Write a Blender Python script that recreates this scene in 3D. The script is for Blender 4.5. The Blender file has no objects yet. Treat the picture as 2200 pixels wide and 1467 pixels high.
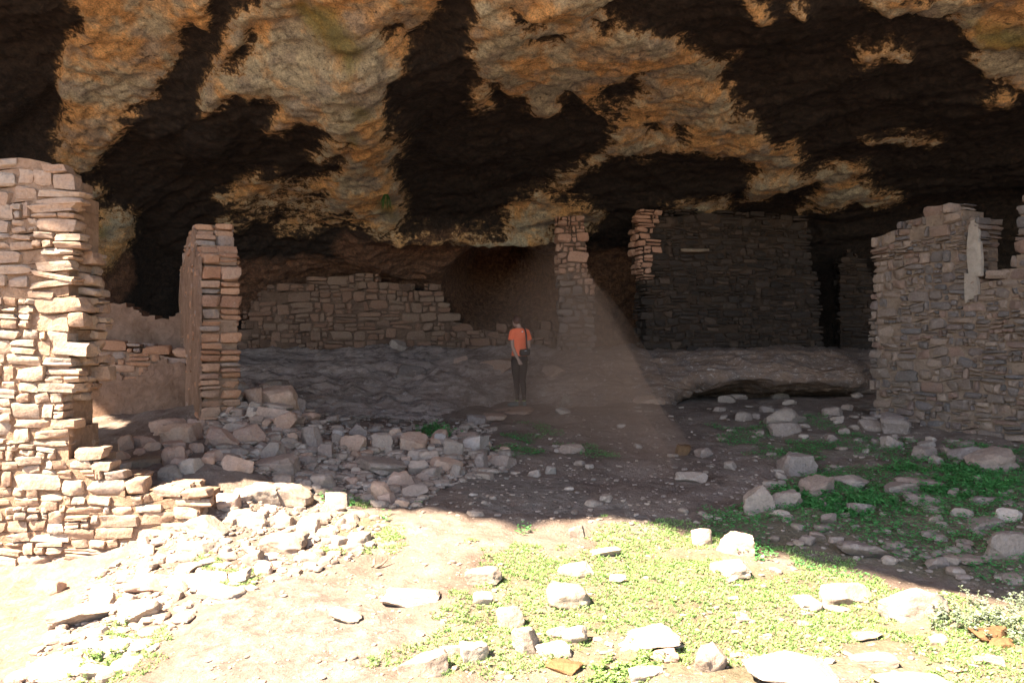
import bpy, math, random
import numpy as np
from mathutils import Vector

# ------------------------------------------------------------------ camera, light, exposure
SC = bpy.context.scene
F = 1711.0                      # focal length in pixels of the 2200 px wide photograph
CAM = np.array([0.0, 0.0, 1.6])
cd = bpy.data.cameras.new('camera'); cam = bpy.data.objects.new('camera', cd)
SC.collection.objects.link(cam); SC.camera = cam
cam.location = CAM; cam.rotation_euler = (math.radians(90), 0, 0)
cd.sensor_width = 36.0; cd.lens = 36.0 * F / 2200.0; cd.clip_start = 0.05; cd.clip_end = 400

SA, SB = 0.65, 0.50             # sun vector (-SA, -SB, 1)
SUN = Vector((-SA, -SB, 1.0)).normalized()
elev = math.asin(SUN.z); azim = math.atan2(SUN.x, SUN.y)
W = bpy.data.worlds.new('World'); SC.world = W; W.use_nodes = True
nt = W.node_tree; nt.nodes.clear()
sk = nt.nodes.new('ShaderNodeTexSky'); sk.sky_type = 'NISHITA'; sk.sun_disc = False
sk.sun_elevation = elev; sk.sun_rotation = azim
bg = nt.nodes.new('ShaderNodeBackground'); bg.inputs[1].default_value = 0.052
ow = nt.nodes.new('ShaderNodeOutputWorld')
nt.links.new(sk.outputs[0], bg.inputs[0]); nt.links.new(bg.outputs[0], ow.inputs[0])
sl = bpy.data.lights.new('sun', 'SUN'); sun = bpy.data.objects.new('sun', sl)
SC.collection.objects.link(sun)
sl.energy = 4.0; sl.angle = math.radians(0.9); sl.color = (1.0, 0.85, 0.68)
sun.rotation_euler = SUN.to_track_quat('Z', 'Y').to_euler()
SC.view_settings.view_transform = 'Standard'; SC.view_settings.look = 'None'
SC.view_settings.gamma = 1.0; SC.view_settings.exposure = 3.35
SC.cycles.use_denoising = True
SC.cycles.max_bounces = 10; SC.cycles.diffuse_bounces = 7
SC.cycles.sample_clamp_indirect = 6.0

rng = np.random.default_rng(11)
random.seed(5)

# ------------------------------------------------------------------ numeric helpers
_perm = np.random.default_rng(3).permutation(4096)
_val = np.random.default_rng(4).random(4096) * 2 - 1
def vnoise(p):
    """smooth value noise in [-1,1]; p is (N,3)"""
    i = np.floor(p).astype(np.int64); f = p - i
    f = f * f * f * (f * (f * 6 - 15) + 10)
    def h(dx, dy, dz):
        a = _perm[(i[:, 0] + dx) & 4095]; b = _perm[(a + i[:, 1] + dy) & 4095]
        return _val[_perm[(b + i[:, 2] + dz) & 4095]]
    def L(a, b, t): return a + (b - a) * t
    x00 = L(h(0,0,0), h(1,0,0), f[:,0]); x10 = L(h(0,1,0), h(1,1,0), f[:,0])
    x01 = L(h(0,0,1), h(1,0,1), f[:,0]); x11 = L(h(0,1,1), h(1,1,1), f[:,0])
    return L(L(x00, x10, f[:,1]), L(x01, x11, f[:,1]), f[:,2])
def fbm(p, octv=4, lac=2.03, gain=0.5):
    s = np.zeros(len(p)); a = 1.0; q = np.array(p, float)
    for k in range(octv):
        s += a * vnoise(q + 17.3 * k); q = q * lac; a *= gain
    return s
def ridged(p, octv=4, gain=0.5):
    s = np.zeros(len(p)); a = 1.0; q = np.array(p, float)
    for k in range(octv):
        s += a * (1 - 2 * np.abs(vnoise(q + 9.1 * k))); q = q * 2.07; a *= gain
    return s
def sdf(poly, P):
    """signed distance to polygon, positive inside"""
    A = np.array(poly, float); B = np.roll(A, -1, 0)
    d = np.full(len(P), 1e9); ins = np.zeros(len(P), bool)
    for a, b in zip(A, B):
        e = b - a; w = P - a
        t = np.clip((w @ e) / max(e @ e, 1e-9), 0, 1)
        q = w - t[:, None] * e
        d = np.minimum(d, (q * q).sum(1))
        c = (a[1] > P[:, 1]) != (b[1] > P[:, 1])
        with np.errstate(divide='ignore', invalid='ignore'):
            xi = (b[0] - a[0]) * (P[:, 1] - a[1]) / (b[1] - a[1] if b[1] != a[1] else 1e-9) + a[0]
        ins ^= c & (P[:, 0] < xi)
    d = np.sqrt(d)
    return np.where(ins, d, -d)
def project(P):
    d = np.maximum(P[:, 1] - CAM[1], 0.05)
    return np.stack([1100 + P[:, 0] / d * F, 733.5 - (P[:, 2] - CAM[2]) / d * F], 1)
def unproj(px, py, Y):
    return np.array([(px - 1100) / F * Y, Y, CAM[2] - (py - 733.5) / F * Y])
def union(polys, P):
    s = np.full(len(P), -1e9)
    for q in polys: s = np.maximum(s, sdf(q, P))
    return s
def sample(field, x0, y0, step, uv, fill=0.0):
    H, Wd = field.shape
    fx = (uv[:, 0] - x0) / step; fy = (uv[:, 1] - y0) / step
    ok = (fx >= 0) & (fy >= 0) & (fx < Wd - 1) & (fy < H - 1)
    fx = np.clip(fx, 0, Wd - 1.001); fy = np.clip(fy, 0, H - 1.001)
    i = fx.astype(int); j = fy.astype(int); a = fx - i; b = fy - j
    v = (field[j, i] * (1-a) * (1-b) + field[j, i+1] * a * (1-b) + field[j+1, i] * (1-a) * b + field[j+1, i+1] * a * b)
    return np.where(ok, v, fill), ok
def sstep(a, b, x):
    t = np.clip((x - a) / (b - a), 0, 1); return t * t * (3 - 2 * t)

# ------------------------------------------------------------------ object helpers
COL = SC.collection
def make(name, V, Fc, mat, parent=None, smooth=True, sharp=None, attrs=None, fmat=None):
    me = bpy.data.meshes.new(name)
    V = np.asarray(V, np.float32)
    if isinstance(Fc, np.ndarray):
        n, k = Fc.shape
        me.vertices.add(len(V)); me.vertices.foreach_set('co', V.ravel())
        me.loops.add(n * k); me.loops.foreach_set('vertex_index', Fc.astype(np.int32).ravel())
        me.polygons.add(n); me.polygons.foreach_set('loop_start', np.arange(0, n * k, k, dtype=np.int32))
        me.polygons.foreach_set('loop_total', np.full(n, k, np.int32))
    else:
        me.from_pydata(V.tolist(), [], Fc)
    if attrs:
        for an, av in attrs.items():
            at = me.attributes.new(an, 'FLOAT', 'POINT'); at.data.foreach_set('value', np.asarray(av, np.float32))
    for m in (mat if isinstance(mat, (list, tuple)) else [mat]): me.materials.append(m)
    if fmat is not None: me.polygons.foreach_set('material_index', np.asarray(fmat, np.int32))
    me.update(calc_edges=True); me.validate(clean_customdata=False)
    me.polygons.foreach_set('use_smooth', np.full(len(me.polygons), bool(smooth)))
    if smooth and sharp: me.set_sharp_from_angle(angle=math.radians(sharp))
    o = bpy.data.objects.new(name, me); COL.objects.link(o)
    if parent: o.parent = parent
    return o
def tag(o, label=None, cat=None, group=None, kind=None):
    if label: o['label'] = label
    if cat: o['category'] = cat
    if group: o['group'] = group
    if kind: o['kind'] = kind
    return o
def empty(name, loc):
    o = bpy.data.objects.new(name, None); COL.objects.link(o); o.location = loc; return o
class MB:
    def __init__(s): s.V = []; s.F = []; s.A = []; s.M = []; s.n = 0
    def add(s, V, Fc, a=0.0, m=0):
        s.V.append(np.asarray(V, float)); s.F.append(np.asarray(Fc, int) + s.n); s.n += len(V)
        s.A.append(np.full(len(V), a) if np.isscalar(a) else a); s.M.append(np.full(len(Fc), m))
    def build(s, name, mat, parent=None, smooth=True, sharp=None, origin=None):
        V = np.concatenate(s.V)
        if origin is not None: V = V - np.asarray(origin)
        o = make(name, V, np.concatenate(s.F), mat, parent, smooth, sharp, {'tint': np.concatenate(s.A)}, np.concatenate(s.M))
        if origin is not None: o.location = origin
        return o

def cube_template(n):
    idx = {}; V = []; Fc = []
    def vid(p):
        if p not in idx: idx[p] = len(V); V.append(p)
        return idx[p]
    for ax in range(3):
        for sg in (0, n):
            for i in range(n):
                for j in range(n):
                    q = []
                    for (a, b) in ((i, j), (i+1, j), (i+1, j+1), (i, j+1)):
                        p = [0, 0, 0]; p[ax] = sg; p[(ax+1) % 3] = a; p[(ax+2) % 3] = b; q.append(vid(tuple(p)))
                    Fc.append(q if sg else q[::-1])
    V = np.array(V, float) / n * 2 - 1
    return np.tan(V * math.pi / 4), np.array(Fc)
TPL = {n: cube_template(n) for n in (3, 4, 5, 6, 9, 14)}
def stone(n, half, r, k=5.0, cuts=3, rough=0.06, cutd=(0.72, 0.98)):
    V, Fc = TPL[n]
    nn = (np.abs(V) ** k).sum(1) ** (1 / k)
    P = V / nn[:, None]
    P = P * (1 + rough * 1.6 * fbm(P * 1.3 + r.random(3) * 90, 2)[:, None])
    sh = (r.random((3, 3)) - .5) * 0.22; np.fill_diagonal(sh, 0)
    P = P + P @ sh
    for _ in range(cuts):
        nv = r.normal(size=3); nv /= np.linalg.norm(nv)
        d = r.uniform(*cutd) * np.abs(P @ nv).max(); s = P @ nv - d
        P = P - np.maximum(s, 0)[:, None] * nv
    if n > 5:
        P = P * (1 + rough * .6 * fbm(P * 4 + r.random(3) * 90, 3)[:, None])
    return P * np.asarray(half), Fc

# ------------------------------------------------------------------ materials
def mat(name):
    m = bpy.data.materials.new(name); m.use_nodes = True; n = m.node_tree
    return m, n, n.nodes['Principled BSDF']
def N(n, t, **kw):
    nd = n.nodes.new(t)
    for k, v in kw.items():
        if k in nd.inputs: nd.inputs[k].default_value = v
        else: setattr(nd, k, v)
    return nd
def noise_node(n, vec, scale, detail=6, rough=.6, dist=0.0):
    t = N(n, 'ShaderNodeTexNoise', Scale=scale, Detail=detail, Roughness=rough, Distortion=dist)
    n.links.new(vec, t.inputs['Vector']); return t.outputs['Fac']
def ramp(n, fac, stops, interp='LINEAR'):
    r = n.nodes.new('ShaderNodeValToRGB'); cr = r.color_ramp; cr.interpolation = interp
    while len(cr.elements) < len(stops): cr.elements.new(0.5)
    for e, (p, c) in zip(cr.elements, stops): e.position = p; e.color = (*c, 1) if len(c) == 3 else c
    n.links.new(fac, r.inputs[0]); return r.outputs[0]
def mixc(n, fac, a, b, mode='MIX'):
    m = n.nodes.new('ShaderNodeMix'); m.data_type = 'RGBA'; m.blend_type = mode
    for s, v in ((m.inputs[0], fac), (m.inputs[6], a), (m.inputs[7], b)):
        if hasattr(v, 'links') or isinstance(v, bpy.types.NodeSocket): n.links.new(v, s)
        else: s.default_value = (*v, 1) if isinstance(v, tuple) else v
    return m.outputs[2]
def math_(n, op, a, b=0.0, c=0.0):
    m = n.nodes.new('ShaderNodeMath'); m.operation = op
    for s, v in zip(m.inputs, (a, b, c)):
        if isinstance(v, bpy.types.NodeSocket): n.links.new(v, s)
        else: s.default_value = v
    return m.outputs[0]
def bump(n, bs, h, strength=.6, dist=.02, prev=None):
    b = N(n, 'ShaderNodeBump', Strength=strength, Distance=dist)
    n.links.new(h, b.inputs['Height'])
    if prev: n.links.new(prev, b.inputs['Normal'])
    n.links.new(b.outputs[0], bs.inputs['Normal']); return b.outputs[0]
def attr(n, name):
    a = n.nodes.new('ShaderNodeAttribute'); a.attribute_name = name; return a.outputs['Fac']
def coords(n): return n.nodes.new('ShaderNodeTexCoord').outputs['Object']

def stone_mat(name, cols, spots=(.6, .55, .48), use='tint', dirt=(.30, .19, .12), dirt_amt=.35, bs_=.7, bd=.012):
    m, n, b = mat(name); c = coords(n)
    if use == 'tint': f = attr(n, 'tint')
    else: f = n.nodes.new('ShaderNodeObjectInfo').outputs['Random']
    k = len(cols)
    base = ramp(n, f, [((i + .5) / k, x) for i, x in enumerate(cols)])
    big = noise_node(n, c, 5, 5); fine = noise_node(n, c, 38, 8, .7); mid = noise_node(n, c, 14, 6, .65, .4)
    base = mixc(n, math_(n, 'MULTIPLY', ramp(n, big, [(.42, (0,0,0)), (.68, (1,1,1))]), dirt_amt), base, dirt)
    base = mixc(n, math_(n, 'MULTIPLY', ramp(n, mid, [(.56, (0,0,0)), (.72, (1,1,1))]), .45), base, spots)
    base = mixc(n, .55, base, ramp(n, fine, [(.3, (.35,.35,.35)), (.5, (.85,.85,.85)), (.75, (1.25,1.22,1.15))]), 'MULTIPLY')
    n.links.new(base, b.inputs['Base Color']); b.inputs['Roughness'].default_value = .92
    b.inputs['Specular IOR Level'].default_value = .2
    p = bump(n, b, mid, bs_ * .8, bd * 2.2); bump(n, b, fine, bs_, bd, p)
    return m
def mud_mat(name, col, col2, scale=1.0, bs_=.9):
    m, n, b = mat(name); c = coords(n)
    big = noise_node(n, c, 3 * scale, 5, .6, .8); mid = noise_node(n, c, 16 * scale, 8, .7, .6); fine = noise_node(n, c, 60, 6, .7)
    base = mixc(n, ramp(n, big, [(.35, (0,0,0)), (.65, (1,1,1))]), col, col2)
    base = mixc(n, .6, base, ramp(n, mid, [(.3, (.45,.42,.4)), (.55, (.95,.95,.95)), (.8, (1.3,1.25,1.2))]), 'MULTIPLY')
    n.links.new(base, b.inputs['Base Color']); b.inputs['Roughness'].default_value = .95
    b.inputs['Specular IOR Level'].default_value = .15
    p = bump(n, b, mid, bs_, .04); bump(n, b, fine, .6, .01, p)
    return m
def flat_mat(name, col, rough=.8, var=.25, scale=60, spec=.3):
    m, n, b = mat(name); c = coords(n); f = noise_node(n, c, scale, 4)
    lo = tuple(x * (1 - var) for x in col); hi = tuple(min(1, x * (1 + var)) for x in col)
    n.links.new(ramp(n, f, [(.3, lo), (.7, hi)]), b.inputs['Base Color'])
    b.inputs['Roughness'].default_value = rough; b.inputs['Specular IOR Level'].default_value = spec
    bump(n, b, f, .3, .005)
    return m

M = {}
M['w1'] = stone_mat('tan_masonry', [(.29,.205,.15), (.34,.24,.175), (.27,.225,.19), (.37,.28,.21), (.31,.21,.15)], (.46,.38,.31), dirt=(.33,.19,.115))
M['w1m'] = mud_mat('orange_mortar', (.25,.16,.105), (.33,.22,.15))
M['w2'] = stone_mat('orange_masonry', [(.36,.195,.115), (.44,.245,.145), (.38,.25,.175), (.31,.155,.09), (.29,.225,.185)], (.52,.38,.28), dirt=(.36,.18,.10))
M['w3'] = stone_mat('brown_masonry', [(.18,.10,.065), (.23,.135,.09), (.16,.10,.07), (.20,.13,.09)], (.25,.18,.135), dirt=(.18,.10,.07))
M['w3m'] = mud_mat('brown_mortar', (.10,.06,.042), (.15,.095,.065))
M['w4'] = stone_mat('sooty_masonry', [(.17,.12,.095), (.22,.17,.14), (.13,.10,.085), (.20,.14,.11)], (.30,.23,.18), dirt=(.20,.12,.085))
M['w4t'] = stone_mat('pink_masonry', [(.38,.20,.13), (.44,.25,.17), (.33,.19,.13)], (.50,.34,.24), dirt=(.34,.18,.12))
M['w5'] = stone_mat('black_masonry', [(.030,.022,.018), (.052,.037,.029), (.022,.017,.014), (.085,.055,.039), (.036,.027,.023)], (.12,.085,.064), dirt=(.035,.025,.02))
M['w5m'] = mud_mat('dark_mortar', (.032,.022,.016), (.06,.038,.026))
M['w7'] = stone_mat('grey_masonry', [(.17,.13,.105), (.12,.105,.10), (.23,.165,.125), (.14,.125,.122), (.20,.125,.095), (.28,.21,.165)], (.36,.30,.25), dirt=(.15,.115,.10))
M['w7m'] = mud_mat('grey_mortar', (.20,.145,.11), (.27,.20,.15))
M['plaster'] = mud_mat('mud_plaster', (.19,.115,.075), (.29,.185,.13), .8, .9)
M['plaster_pale'] = mud_mat('pale_plaster', (.27,.22,.18), (.36,.31,.26), .6, .5)
M['rock'] = stone_mat('loose_rock', [(.40,.32,.26), (.46,.36,.28), (.36,.31,.28), (.50,.40,.32), (.40,.29,.23)], (.58,.50,.42), use='obj', dirt=(.30,.21,.16), dirt_amt=.6)
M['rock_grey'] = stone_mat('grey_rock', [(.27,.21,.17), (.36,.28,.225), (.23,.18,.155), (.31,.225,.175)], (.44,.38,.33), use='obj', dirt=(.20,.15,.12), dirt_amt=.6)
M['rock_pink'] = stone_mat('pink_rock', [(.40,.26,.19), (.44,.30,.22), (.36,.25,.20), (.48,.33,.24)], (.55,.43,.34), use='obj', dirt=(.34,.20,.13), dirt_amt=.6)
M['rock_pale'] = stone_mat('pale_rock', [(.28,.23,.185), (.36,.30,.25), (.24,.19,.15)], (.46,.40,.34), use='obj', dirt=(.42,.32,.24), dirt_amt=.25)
M['rock_amber'] = stone_mat('amber_rock', [(.17,.09,.04), (.14,.075,.035)], (.20,.13,.07), use='obj', dirt=(.22,.12,.06))
M['pebble'] = stone_mat('pebble_rock', [(.26,.20,.16), (.36,.29,.235), (.21,.165,.135), (.42,.34,.28)], (.55,.48,.40))
M['wood'] = stone_mat('weathered_wood', [(.20,.15,.11), (.26,.19,.13)], (.32,.25,.19), use='obj', dirt=(.12,.08,.05))

# ------------------------------------------------------------------ terrain heights
GC = [(0,1467,4.2),(-700,1400,4.6),(0,1225,6.4),(200,1195,6.45),(430,1105,6.55),(300,1467,4.0),(800,1467,3.9),(1300,1467,3.8),
      (1800,1467,3.8),(2200,1467,3.75),(2900,1467,3.75),(150,1340,5.2),(400,1290,5.0),(700,1250,5.2),(1100,1250,5.2),(1100,1130,6.6),
      (1600,1190,5.95),(2200,1290,5.05),(2200,1100,7.0),(1700,1100,7.05),(2200,962,10.2),(1870,893,12.5),(1500,950,11.3),
      (1200,955,11),(1480,875,14.3),(1300,1020,8.9),(480,1010,7.3),(600,1000,8.2),(500,930,9.0),(620,880,10.2),(440,930,9.3),
      (555,845,10.5),(500,875,9.9),(540,862,10.4),(450,905,9.7),(750,925,11),(900,935,10.7),(800,1010,8.6),(680,1060,7.5),(900,1100,6.9),(560,1130,6.6),(300,1000,7.6),
      (300,930,9.3),(190,925,10.0),(250,885,11.5),(650,895,13.5),(900,892,14),(1100,876,14.7),(1700,856,16.3),(1850,850,15.5),
      (380,870,11.5),(100,900,12)]
gp = np.array([unproj(*g) for g in GC])
gp = np.vstack([gp, [[-14,4,-.6],[-14,10,.2],[-8,0,-.5],[0,0,-.05],[0,-8,-.3],[8,-2,0],[14,6,.2],[14,14,.6],[0,22,.5],[-9,20,.8],[9,22,.6],
                     [-22,-20,-1.5],[22,-20,-.8],[0,-30,-1.2],[26,10,.8],[-26,12,0],[0,34,.6]]])
def _tps(r): return np.where(r > 1e-9, r * r * np.log(r + 1e-12), 0)
_c = gp[:, :2]; _K = _tps(np.linalg.norm(_c[:, None] - _c[None], axis=2)) + np.eye(len(_c)) * .02
_P = np.hstack([np.ones((len(_c), 1)), _c])
_w = np.linalg.solve(np.block([[_K, _P], [_P.T, np.zeros((3, 3))]]), np.r_[gp[:, 2], 0, 0, 0])
def gh(x, y, detail=True):
    x = np.atleast_1d(np.asarray(x, float)); y = np.atleast_1d(np.asarray(y, float)); z = np.empty(len(x))
    for i in range(0, len(x), 40000):
        q = np.stack([x[i:i+40000], y[i:i+40000]], 1)
        z[i:i+40000] = _tps(np.linalg.norm(q[:, None] - _c[None], axis=2)) @ _w[:len(_c)] + _w[len(_c)] + q @ _w[-2:]
    if detail:
        p = np.stack([x, y, np.zeros(len(x))], 1)
        z += .05 * fbm(p * .9, 3) + .022 * fbm(p * 3.1 + 5, 3) + .010 * ridged(p * 9 + 2, 2)
    return z
def at(px, py):
    """ground point seen at a place of the photograph"""
    Y = np.linspace(2.6, 22, 900); P = np.stack([(px - 1100) / F * Y, Y, CAM[2] - (py - 733.5) / F * Y], 1)
    z = gh(P[:, 0], P[:, 1], False); h = np.nonzero(P[:, 2] <= z)[0]
    k = h[0] if len(h) else -1
    return np.array([P[k, 0], P[k, 1], z[k]])

# ------------------------------------------------------------------ zones of the ground
STEP = 5.0
gx0, gy0 = -100.0, 800.0
gX, gY = np.meshgrid(np.arange(gx0, 2320, STEP), np.arange(gy0, 1560, STEP)); gP = np.stack([gX.ravel(), gY.ravel()], 1)
GREEN = [[(1470,1120),(1530,1085),(1620,1050),(1690,1000),(1780,985),(1960,985),(2050,975),(2230,1000),(2230,1310),(2000,1262),(1760,1212),(1600,1185),(1470,1150)],
         [(820,1480),(880,1400),(950,1330),(1000,1260),(1010,1225),(1130,1170),(1350,1150),(1480,1130),(1700,1200),(2000,1275),(2230,1300),(2230,1480)],
         [(700,1085),(760,1080),(845,1105),(830,1170),(740,1190),(690,1165)], [(150,1467),(190,1400),(235,1310),(320,1320),(290,1400),(230,1467)],
         [(1540,925),(1700,920),(1800,950),(1960,960),(1940,1000),(1700,1000),(1600,975)], [(1090,965),(1150,945),(1320,955),(1290,985),(1120,990)],
         [(420,1190),(520,1220),(560,1195),(520,1250),(440,1215)]]
SLAB = [[(360,1467),(380,1370),(440,1310),(560,1270),(640,1225),(700,1260),(800,1300),(880,1360),(840,1400),(790,1467)],
        [(960,1040),(1060,1010),(1200,1030),(1330,1080),(1420,1120),(1300,1110),(1150,1100),(1000,1080)],
        [(840,1110),(1000,1110),(1000,1135),(880,1150),(830,1140)], [(1230,1115),(1400,1115),(1430,1140),(1250,1145)],
        [(1600,1467),(1680,1410),(1850,1420),(1900,1467)]]
PINK = [[(-100,1200),(180,1205),(420,1120),(520,1060),(560,1090),(430,1170),(300,1260),(180,1340),(90,1430),(-100,1500)]]
f_green = union(GREEN, gP).reshape(gX.shape); f_slab = union(SLAB, gP).reshape(gX.shape); f_pink = union(PINK, gP).reshape(gX.shape)
LIPZ = 9.0
def axis(*segs):
    out = []
    for a, b, st in segs: out += list(np.arange(a, b, st))
    return np.array(out + [segs[-1][1]])
ax_ = axis((-40,-14,1.5),(-14,-6.5,.12),(-6.5,6.5,.034),(6.5,14,.12),(14,42,1.5))
ay_ = axis((-40,-2,1.5),(-2,3,.25),(3,9,.032),(9,17,.06),(17,24,.2),(24,34,1.5))
def grid_mesh(xs, ys):
    X, Y = np.meshgrid(xs, ys); nx, ny = len(xs), len(ys)
    i = np.arange(nx - 1)[None] + nx * np.arange(ny - 1)[:, None]; i = i.ravel()
    return X.ravel(), Y.ravel(), np.stack([i, i + 1, i + 1 + nx, i + nx], 1)
x, y, Fc = grid_mesh(ax_, ay_)
z = gh(x, y); P = np.stack([x, y, z], 1); uv = project(P)
front = (y > 2)
vg, ok = sample(f_green, gx0, gy0, STEP, uv, -60); vg = np.where(ok & front, vg, 40 * fbm(P * .5, 2))
vs, ok = sample(f_slab, gx0, gy0, STEP, uv, -60); vs = np.where(ok & front, vs, -60)
vp, ok = sample(f_pink, gx0, gy0, STEP, uv, -60); vp = np.where(ok & front, vp, np.where(x < -4, 40, -60))
# pale slabs are smooth and stand a little proud of the soil
smooth_z = gh(x, y, False)
k = sstep(-10, 25, vs + 12 * fbm(P * 2.5, 2))
z = z * (1 - .75 * k) + .75 * k * (smooth_z + .03 + .03 * fbm(P * .8, 2)); P[:, 2] = z
m, n, b = mat('soil'); c = coords(n)
big = noise_node(n, c, 1.6, 6); mid = noise_node(n, c, 9, 8, .65, .3); fine = noise_node(n, c, 45, 8, .75)
soil = mixc(n, ramp(n, big, [(.35, (0,0,0)), (.68, (1,1,1))]), (.15,.108,.084), (.26,.20,.162))
pink = mixc(n, ramp(n, mid, [(.35, (0,0,0)), (.65, (1,1,1))]), (.20,.135,.098), (.31,.225,.17))
slab = mixc(n, ramp(n, mid, [(.38, (0,0,0)), (.66, (1,1,1))]), (.14,.112,.092), (.27,.225,.19))
moss = mixc(n, ramp(n, fine, [(.38, (0,0,0)), (.62, (1,1,1))]), (.10,.115,.045), (.21,.18,.10))
def fld(name, sc, amp):
    v = math_(n, 'MULTIPLY', math_(n, 'SUBTRACT', noise_node(n, c, sc, 7, .65), .5), amp)
    return math_(n, 'ADD', attr(n, name), v)
def soft(v, a, b_): 
    r = N(n, 'ShaderNodeMapRange'); r.inputs[1].default_value = a; r.inputs[2].default_value = b_; r.interpolation_type = 'SMOOTHSTEP'
    n.links.new(v, r.inputs[0]); return r.outputs[0]
col = mixc(n, soft(fld('pink', 4, 2.2), -.3, .6), soil, pink)
col = mixc(n, soft(fld('slab', 2.2, 5.0), -.3, .6), col, slab)
col = mixc(n, math_(n, 'MULTIPLY', soft(fld('green', 5, 4.5), .1, 1.4), .42), col, moss)
col = mixc(n, ramp(n, noise_node(n, c, 22, 5, .6), [(.62, (0,0,0)), (.70, (.6,.6,.6))]), col, (.45,.38,.31))
col = mixc(n, .6, col, ramp(n, fine, [(.3, (.4,.4,.4)), (.52, (.9,.9,.9)), (.75, (1.3,1.27,1.2))]), 'MULTIPLY')
n.links.new(col, b.inputs['Base Color']); b.inputs['Roughness'].default_value = .95; b.inputs['Specular IOR Level'].default_value = .15
pn = bump(n, b, mid, .9, .05); bump(n, b, fine, .8, .018, pn)
M['soil'] = m
ground = make('ground', P, Fc, m, attrs={'green': np.clip(vg / 30, -2, 2), 'slab': np.clip(vs / 30, -2, 2), 'pink': np.clip(vp / 30, -2, 2)})
tag(ground, kind='structure')

# ------------------------------------------------------------------ stains on the cave roof
LIGHT = [
 [(131,-30),(131,0),(177,37),(170,68),(150,95),(136,130),(126,170),(126,204),(136,222),(130,266),(119,307),(119,341),(147,351),(160,375),(184,361),(218,341),(239,297),(273,269),(300,235),(327,204),(341,167),(375,147),(389,116),(378,78),(392,68),(419,61),(443,65),(450,20),(446,-30)],
 [(518,-30),(525,31),(501,34),(491,68),(467,99),(453,133),(440,170),(433,198),(440,218),(457,204),(477,191),(511,174),(545,181),(575,178),(600,180),(620,185),(596,215),(580,250),(600,255),(640,225),(682,215),(705,225),(720,245),(690,262),(700,280),(672,322),(690,330),(715,300),(740,290),(738,330),(700,370),(650,400),(610,405),(560,430),(500,480),(470,482),(505,440),(470,430),(505,405),(545,372),(585,368),(615,378),(600,395),(640,380),(560,450),(630,440),(700,395),(690,430),(620,500),(660,490),(740,440),(800,475),(850,467),(866,453),(866,409),(850,368),(835,345),(850,310),(856,273),(819,252),(832,218),(822,164),(832,130),(860,126),(877,95),(860,65),(877,68),(904,58),(917,41),(934,27),(938,-30)],
 [(1020,-30),(1020,0),(1013,34),(1027,68),(1006,89),(1027,112),(1033,143),(1057,153),(1010,181),(1030,204),(1023,225),(1047,232),(1054,201),(1040,184),(1057,170),(1081,174),(1081,204),(1105,218),(1129,218),(1139,245),(1170,262),(1200,252),(1207,235),(1217,211),(1241,218),(1275,239),(1275,218),(1303,191),(1343,174),(1378,147),(1391,153),(1367,177),(1388,204),(1350,232),(1316,252),(1343,259),(1309,290),(1316,307),(1292,327),(1241,361),(1180,399),(1212,401),(1262,365),(1309,336),(1347,334),(1395,331),(1446,317),(1494,317),(1535,324),(1579,320),(1607,341),(1630,358),(1610,378),(1596,409),(1590,426),(1610,429),(1651,423),(1685,395),(1712,385),(1750,385),(1767,392),(1750,416),(1719,450),(1801,433),(1835,416),(1870,430),(1937,416),(1886,395),(1828,375),(1872,356),(1859,341),(1801,337),(1784,348),(1750,355),(1726,365),(1712,348),(1736,324),(1719,314),(1712,290),(1678,290),(1664,293),(1630,262),(1627,239),(1596,225),(1579,239),(1576,208),(1555,194),(1552,174),(1559,160),(1542,147),(1500,112),(1470,82),(1432,55),(1378,34),(1326,20),(1289,3),(1275,-30)],
 [(832,476),(950,486),(1080,470),(1085,457),(1115,423),(1173,409),(1221,419),(1262,430),(1289,450),(1262,467),(1200,472),(1150,500),(1050,512),(930,505),(860,494)],
 [(1870,-30),(1886,0),(1927,20),(1971,24),(2039,31),(2060,48),(2073,68),(2090,82),(2118,89),(2084,112),(2108,119),(2125,143),(2159,150),(2230,170),(2230,-30)],
 [(1830,103),(1900,92),(1950,98),(1957,115),(1930,112),(1900,106),(1840,125)], [(2112,192),(2150,160),(2182,172),(2165,195),(2120,197)],
 [(1563,128),(1575,120),(1590,124),(1580,134)], [(1850,287),(1900,288),(1950,283),(2015,302),(1960,304),(1880,296)],
 [(1422,432),(1480,415),(1560,418),(1564,445),(1500,447),(1440,442)], [(172,405),(215,398),(230,415),(200,438),(172,445)],
 [(165,462),(240,455),(288,450),(286,500),(255,545),(215,575),(165,560)], [(1612,-20),(1640,-20),(1650,12),(1630,18)], [(1690,-20),(1730,-20),(1720,5)],
 [(1460,535),(1525,532),(1525,541),(1460,544)]]
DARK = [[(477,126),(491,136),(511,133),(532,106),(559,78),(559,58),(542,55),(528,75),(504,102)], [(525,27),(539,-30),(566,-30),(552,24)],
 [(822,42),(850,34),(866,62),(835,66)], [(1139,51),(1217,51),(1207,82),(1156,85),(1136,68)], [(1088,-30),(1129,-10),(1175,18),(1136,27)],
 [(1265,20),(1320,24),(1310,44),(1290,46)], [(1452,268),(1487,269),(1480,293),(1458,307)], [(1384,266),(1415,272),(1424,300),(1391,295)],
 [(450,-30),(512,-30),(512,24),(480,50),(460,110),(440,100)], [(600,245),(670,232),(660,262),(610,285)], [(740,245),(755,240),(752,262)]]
MIX = [[(850,200),(960,190),(1100,235),(1125,290),(1060,320),(1020,360),(920,380),(850,350),(825,260)], [(1250,230),(1330,200),(1350,260),(1310,290)],
       [(150,100),(330,210),(250,300),(130,300)], [(470,430),(640,400),(800,470),(700,520),(560,520),(480,500)]]
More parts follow.
